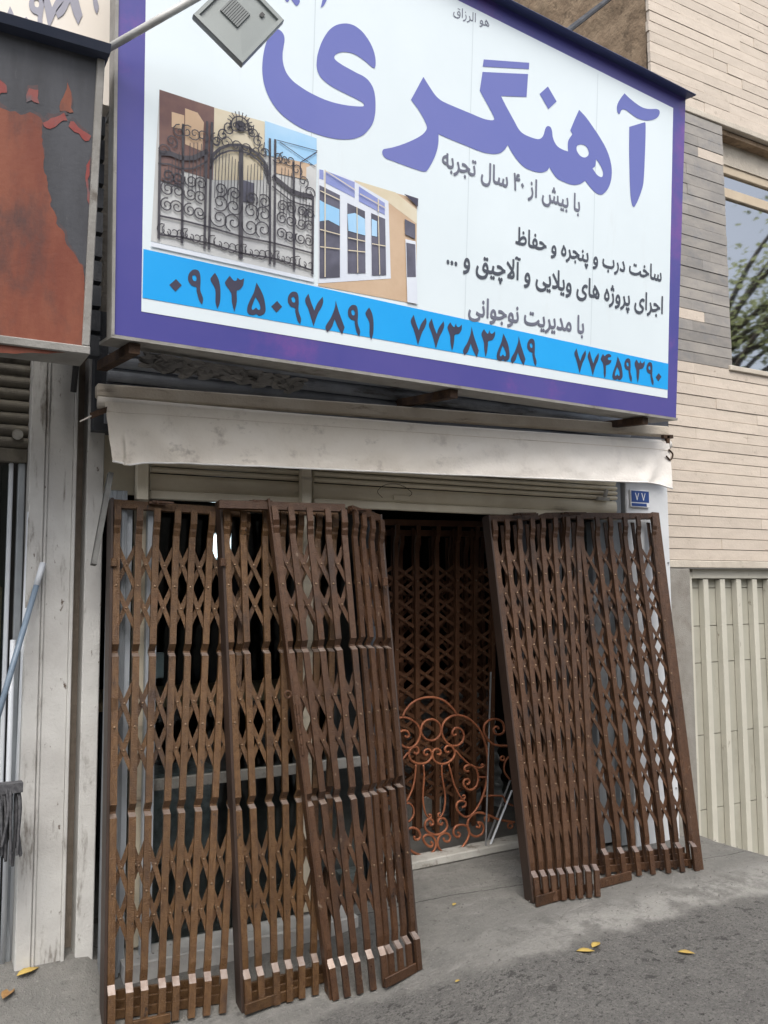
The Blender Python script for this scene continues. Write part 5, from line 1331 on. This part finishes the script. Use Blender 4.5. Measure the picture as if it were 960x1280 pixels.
MB().box((4.88, .435, ztr+.036), (XB, .441, WT-.251)).build('window_pane', 'mirror_glass', tb_)
MB().box((4.88, .435, ZG+.061), (XB, .441, ztr-.036)).build('window_pane', 'mirror_glass', tb_)
def curt(u_, v_): return (4.885+.20*u_, .475+.012*math.sin(u_*14), ZG+.07+.92*v_)
MB().grid(curt, 60, 2).build('curtain', 'curtain', tb_, smooth=True)
# coping seen at the top corner
MB().box((4.9, .2, 7.2), (XB, .4, 7.35)).build('coping', 'stone_trim', tb_)

# metal driveway gate
mg = empty('metal_gate', (5.2, .36, -.2), 'pale cream ribbed metal gate beside the concrete pier', 'gate')
MB().box((4.353, .335, -.35), (4.42, .40, 1.70)).build('gate_post', 'gate_cream', mg, bevel=.004)
MB().box((4.42, .335, 1.655), (XB, .40, 1.718)).build('top_rail', 'gate_cream', mg, bevel=.004)
zs = [1.655, 1.595, 1.351, 1.116, 0.662, 0.201, -.35]
for k in range(6):
    MB().box((4.42, .385, zs[k+1]+.0025), (XB, .397, zs[k]-.0025)).build('sheet_panel', 'gate_panel', mg)
rib = MB().box((0, 0, 0), (.046, .045, 2.0)); rib.mats = ['gate_cream']; ribm = rib.mesh('gate_rib')
for k in range(17):
    link('rib', ribm, mg, .003, Matrix.Translation((4.528+.1585*k, .338, -.35)))

# ------------------------------------------------------------------ fallen leaves
leaves = [(745, 1183, 'leaf_yellow', .055, 20, 'yellow fallen leaf, nearer the doors of two lying close together'), (732, 1191, 'leaf_yellow', .06, -30, 'yellow fallen leaf, nearer the street of two lying close together'),
          (858, 1193, 'leaf_yellow', .055, -45, 'lone yellow leaf on the asphalt beside dark oil spots'), (35, 1217, 'leaf_yellow', .075, 25, 'long yellow leaf at the foot of the white columns'),
          (10, 1244, 'leaf_brown', .07, 60, 'curled tan leaf nearest the bottom corner by the columns'), (572, 1228, 'leaf_yellow', .022, 10, 'small yellow leaf scrap on the pavement right of the slanting gate'),
          (568, 1132, 'leaf_yellow', .03, 35, 'tiny yellow leaf on the concrete before the doorway')]
LP = [(2.6651,-0.6021,0.0771),(2.5862,-0.6241,0.0746),(2.9694,-0.8184,0.0577),(0.5099,0.2248,0.1244),(0.4323,0.1571,0.0881),(2.0448,-0.4663,0.015),(2.3829,0.0539,0.0962)]
for k, (px_, py_, m, ln, rot, lab) in enumerate(leaves):
    c = LP[k]; mb = MB(); o = [(-.5, 0), (-.3, .16), (-.05, .24), (.2, .18), (.5, 0), (.2, -.19), (-.05, -.25), (-.3, -.15)]
    a = R(rot); ca, sa = math.cos(a), math.sin(a)
    vs = []
    for s in (1, .5):
        for x, y in o:
            X, Yy = x*ln*s*1.3, y*ln*s*1.3
            vs.append((c[0]+X*ca-Yy*sa, c[1]+X*sa+Yy*ca, c[2]+.005+ln*(.30*abs(y)*s*2*s+.14*(x*s)**2)))
    vs.append((c[0], c[1], c[2]+.005))
    fs = [(i, (i+1) % 8, 8+(i+1) % 8, 8+i) for i in range(8)]+[(8+i, 8+(i+1) % 8, 16) for i in range(8)]
    mb.add(vs, fs); ob_ = mb.build('fallen_leaf', m, smooth=True)
    so = ob_.modifiers.new('thickness', 'SOLIDIFY'); so.thickness = .0008
    tag(ob_, lab, 'leaf', 'yellow leaves on the ground')

# ------------------------------------------------------------------ street tree across the road, mirrored in the window
tr = empty('street_tree', (12.3, -5.7, ground(12, -5.7)), 'leafy street tree across the road mirrored in the house window', 'tree')
trk = [(12.3, -5.7, -.2), (12.35, -5.65, 1.8), (12.3, -5.7, 4.4), (12.4, -5.6, 6.4)]
MB().tube(catmull(trk, 4), .13, 10, radii=[.17-.006*i for i in range(13)]).build('trunk', 'bark', tr, smooth=True)
rt = random.Random(21); lm = MB(); limb = MB(); tips = []
for k in range(22):
    a = rt.uniform(0, 6.28); st = Vector((12.35, -5.65, rt.uniform(4.6, 6.2))); ln = rt.uniform(1.3, 2.4)
    en = st+Vector((math.cos(a)*ln, math.sin(a)*ln, rt.uniform(.4, 2.2)))
    mid = st.lerp(en, .5)+Vector((0, 0, .2)); limb.tube(catmull([st, mid, en], 4), .04, 6, radii=[.06-.005*i for i in range(9)])
    for q in range(5): tips.append(st.lerp(en, rt.uniform(.45, 1.15))+Vector((rt.uniform(-.5, .5), rt.uniform(-.5, .5), rt.uniform(-.4, .5))))
limb.build('limbs', 'bark', tr, smooth=True)
for t in tips:
    for q in range(30):
        p = t+Vector((rt.gauss(0, .26), rt.gauss(0, .26), rt.gauss(0, .2)))
        d = Vector((rt.uniform(-1, 1), rt.uniform(-1, 1), rt.uniform(-.8, .5))).normalized(); s = rt.uniform(.07, .15)
        sd_ = d.cross(Vector((0, 0, 1))).normalized()*s*.4
        lm.add([p, p+d*s*.5+sd_, p+d*s, p+d*s*.5-sd_], [(0, 1, 2, 3)])
lm.build('crown', 'leaf_green', tr)

# ------------------------------------------------------------------ unseen apartment row across the street, added to block low sky light
ap = empty('unseen_block', (6, -14, -.2), 'unseen tan apartment block across the street, added to block low sky light', 'building')
wall_ = MB().box((-16, -20, -.5), (34, -14, 6.6)).build('wall', 'far_wall', ap)
wm = MB().box((0, -.02, 0), (1.5, .06, 1.5)); wm.mats = ['dark_steel']; wmm = wm.mesh('far_window')
for fl_ in range(2):
    for k in range(14): link('window', wmm, wall_, 0, Matrix.Translation((-14.5+3.4*k, -14, .9+2.7*fl_)))
# grit lying on the asphalt
gm = MB(); rg = random.Random(9)
for k in range(2600):
    x = rg.uniform(.9, 4.4); y = rg.uniform(-2.3, -.35) if rg.random() < .8 else rg.uniform(-.4, .2)
    r_ = rg.choice((.0025, .003, .003, .004, .006)); z = ground(x, y)+.004; a = rg.uniform(0, 6)
    vs = [(x+r_*math.cos(a+t), y+r_*math.sin(a+t), z) for t in (0, 1.9, 4.0)]+[(x+rg.uniform(-.3, .3)*r_, y, z+r_*.8)]
    gm.add(vs, [(0, 1, 3), (1, 2, 3), (2, 0, 3)])
tag(gm.build('gravel', 'grit_stone'), 'loose grit scattered over the pavement', 'gravel', kind='stuff')
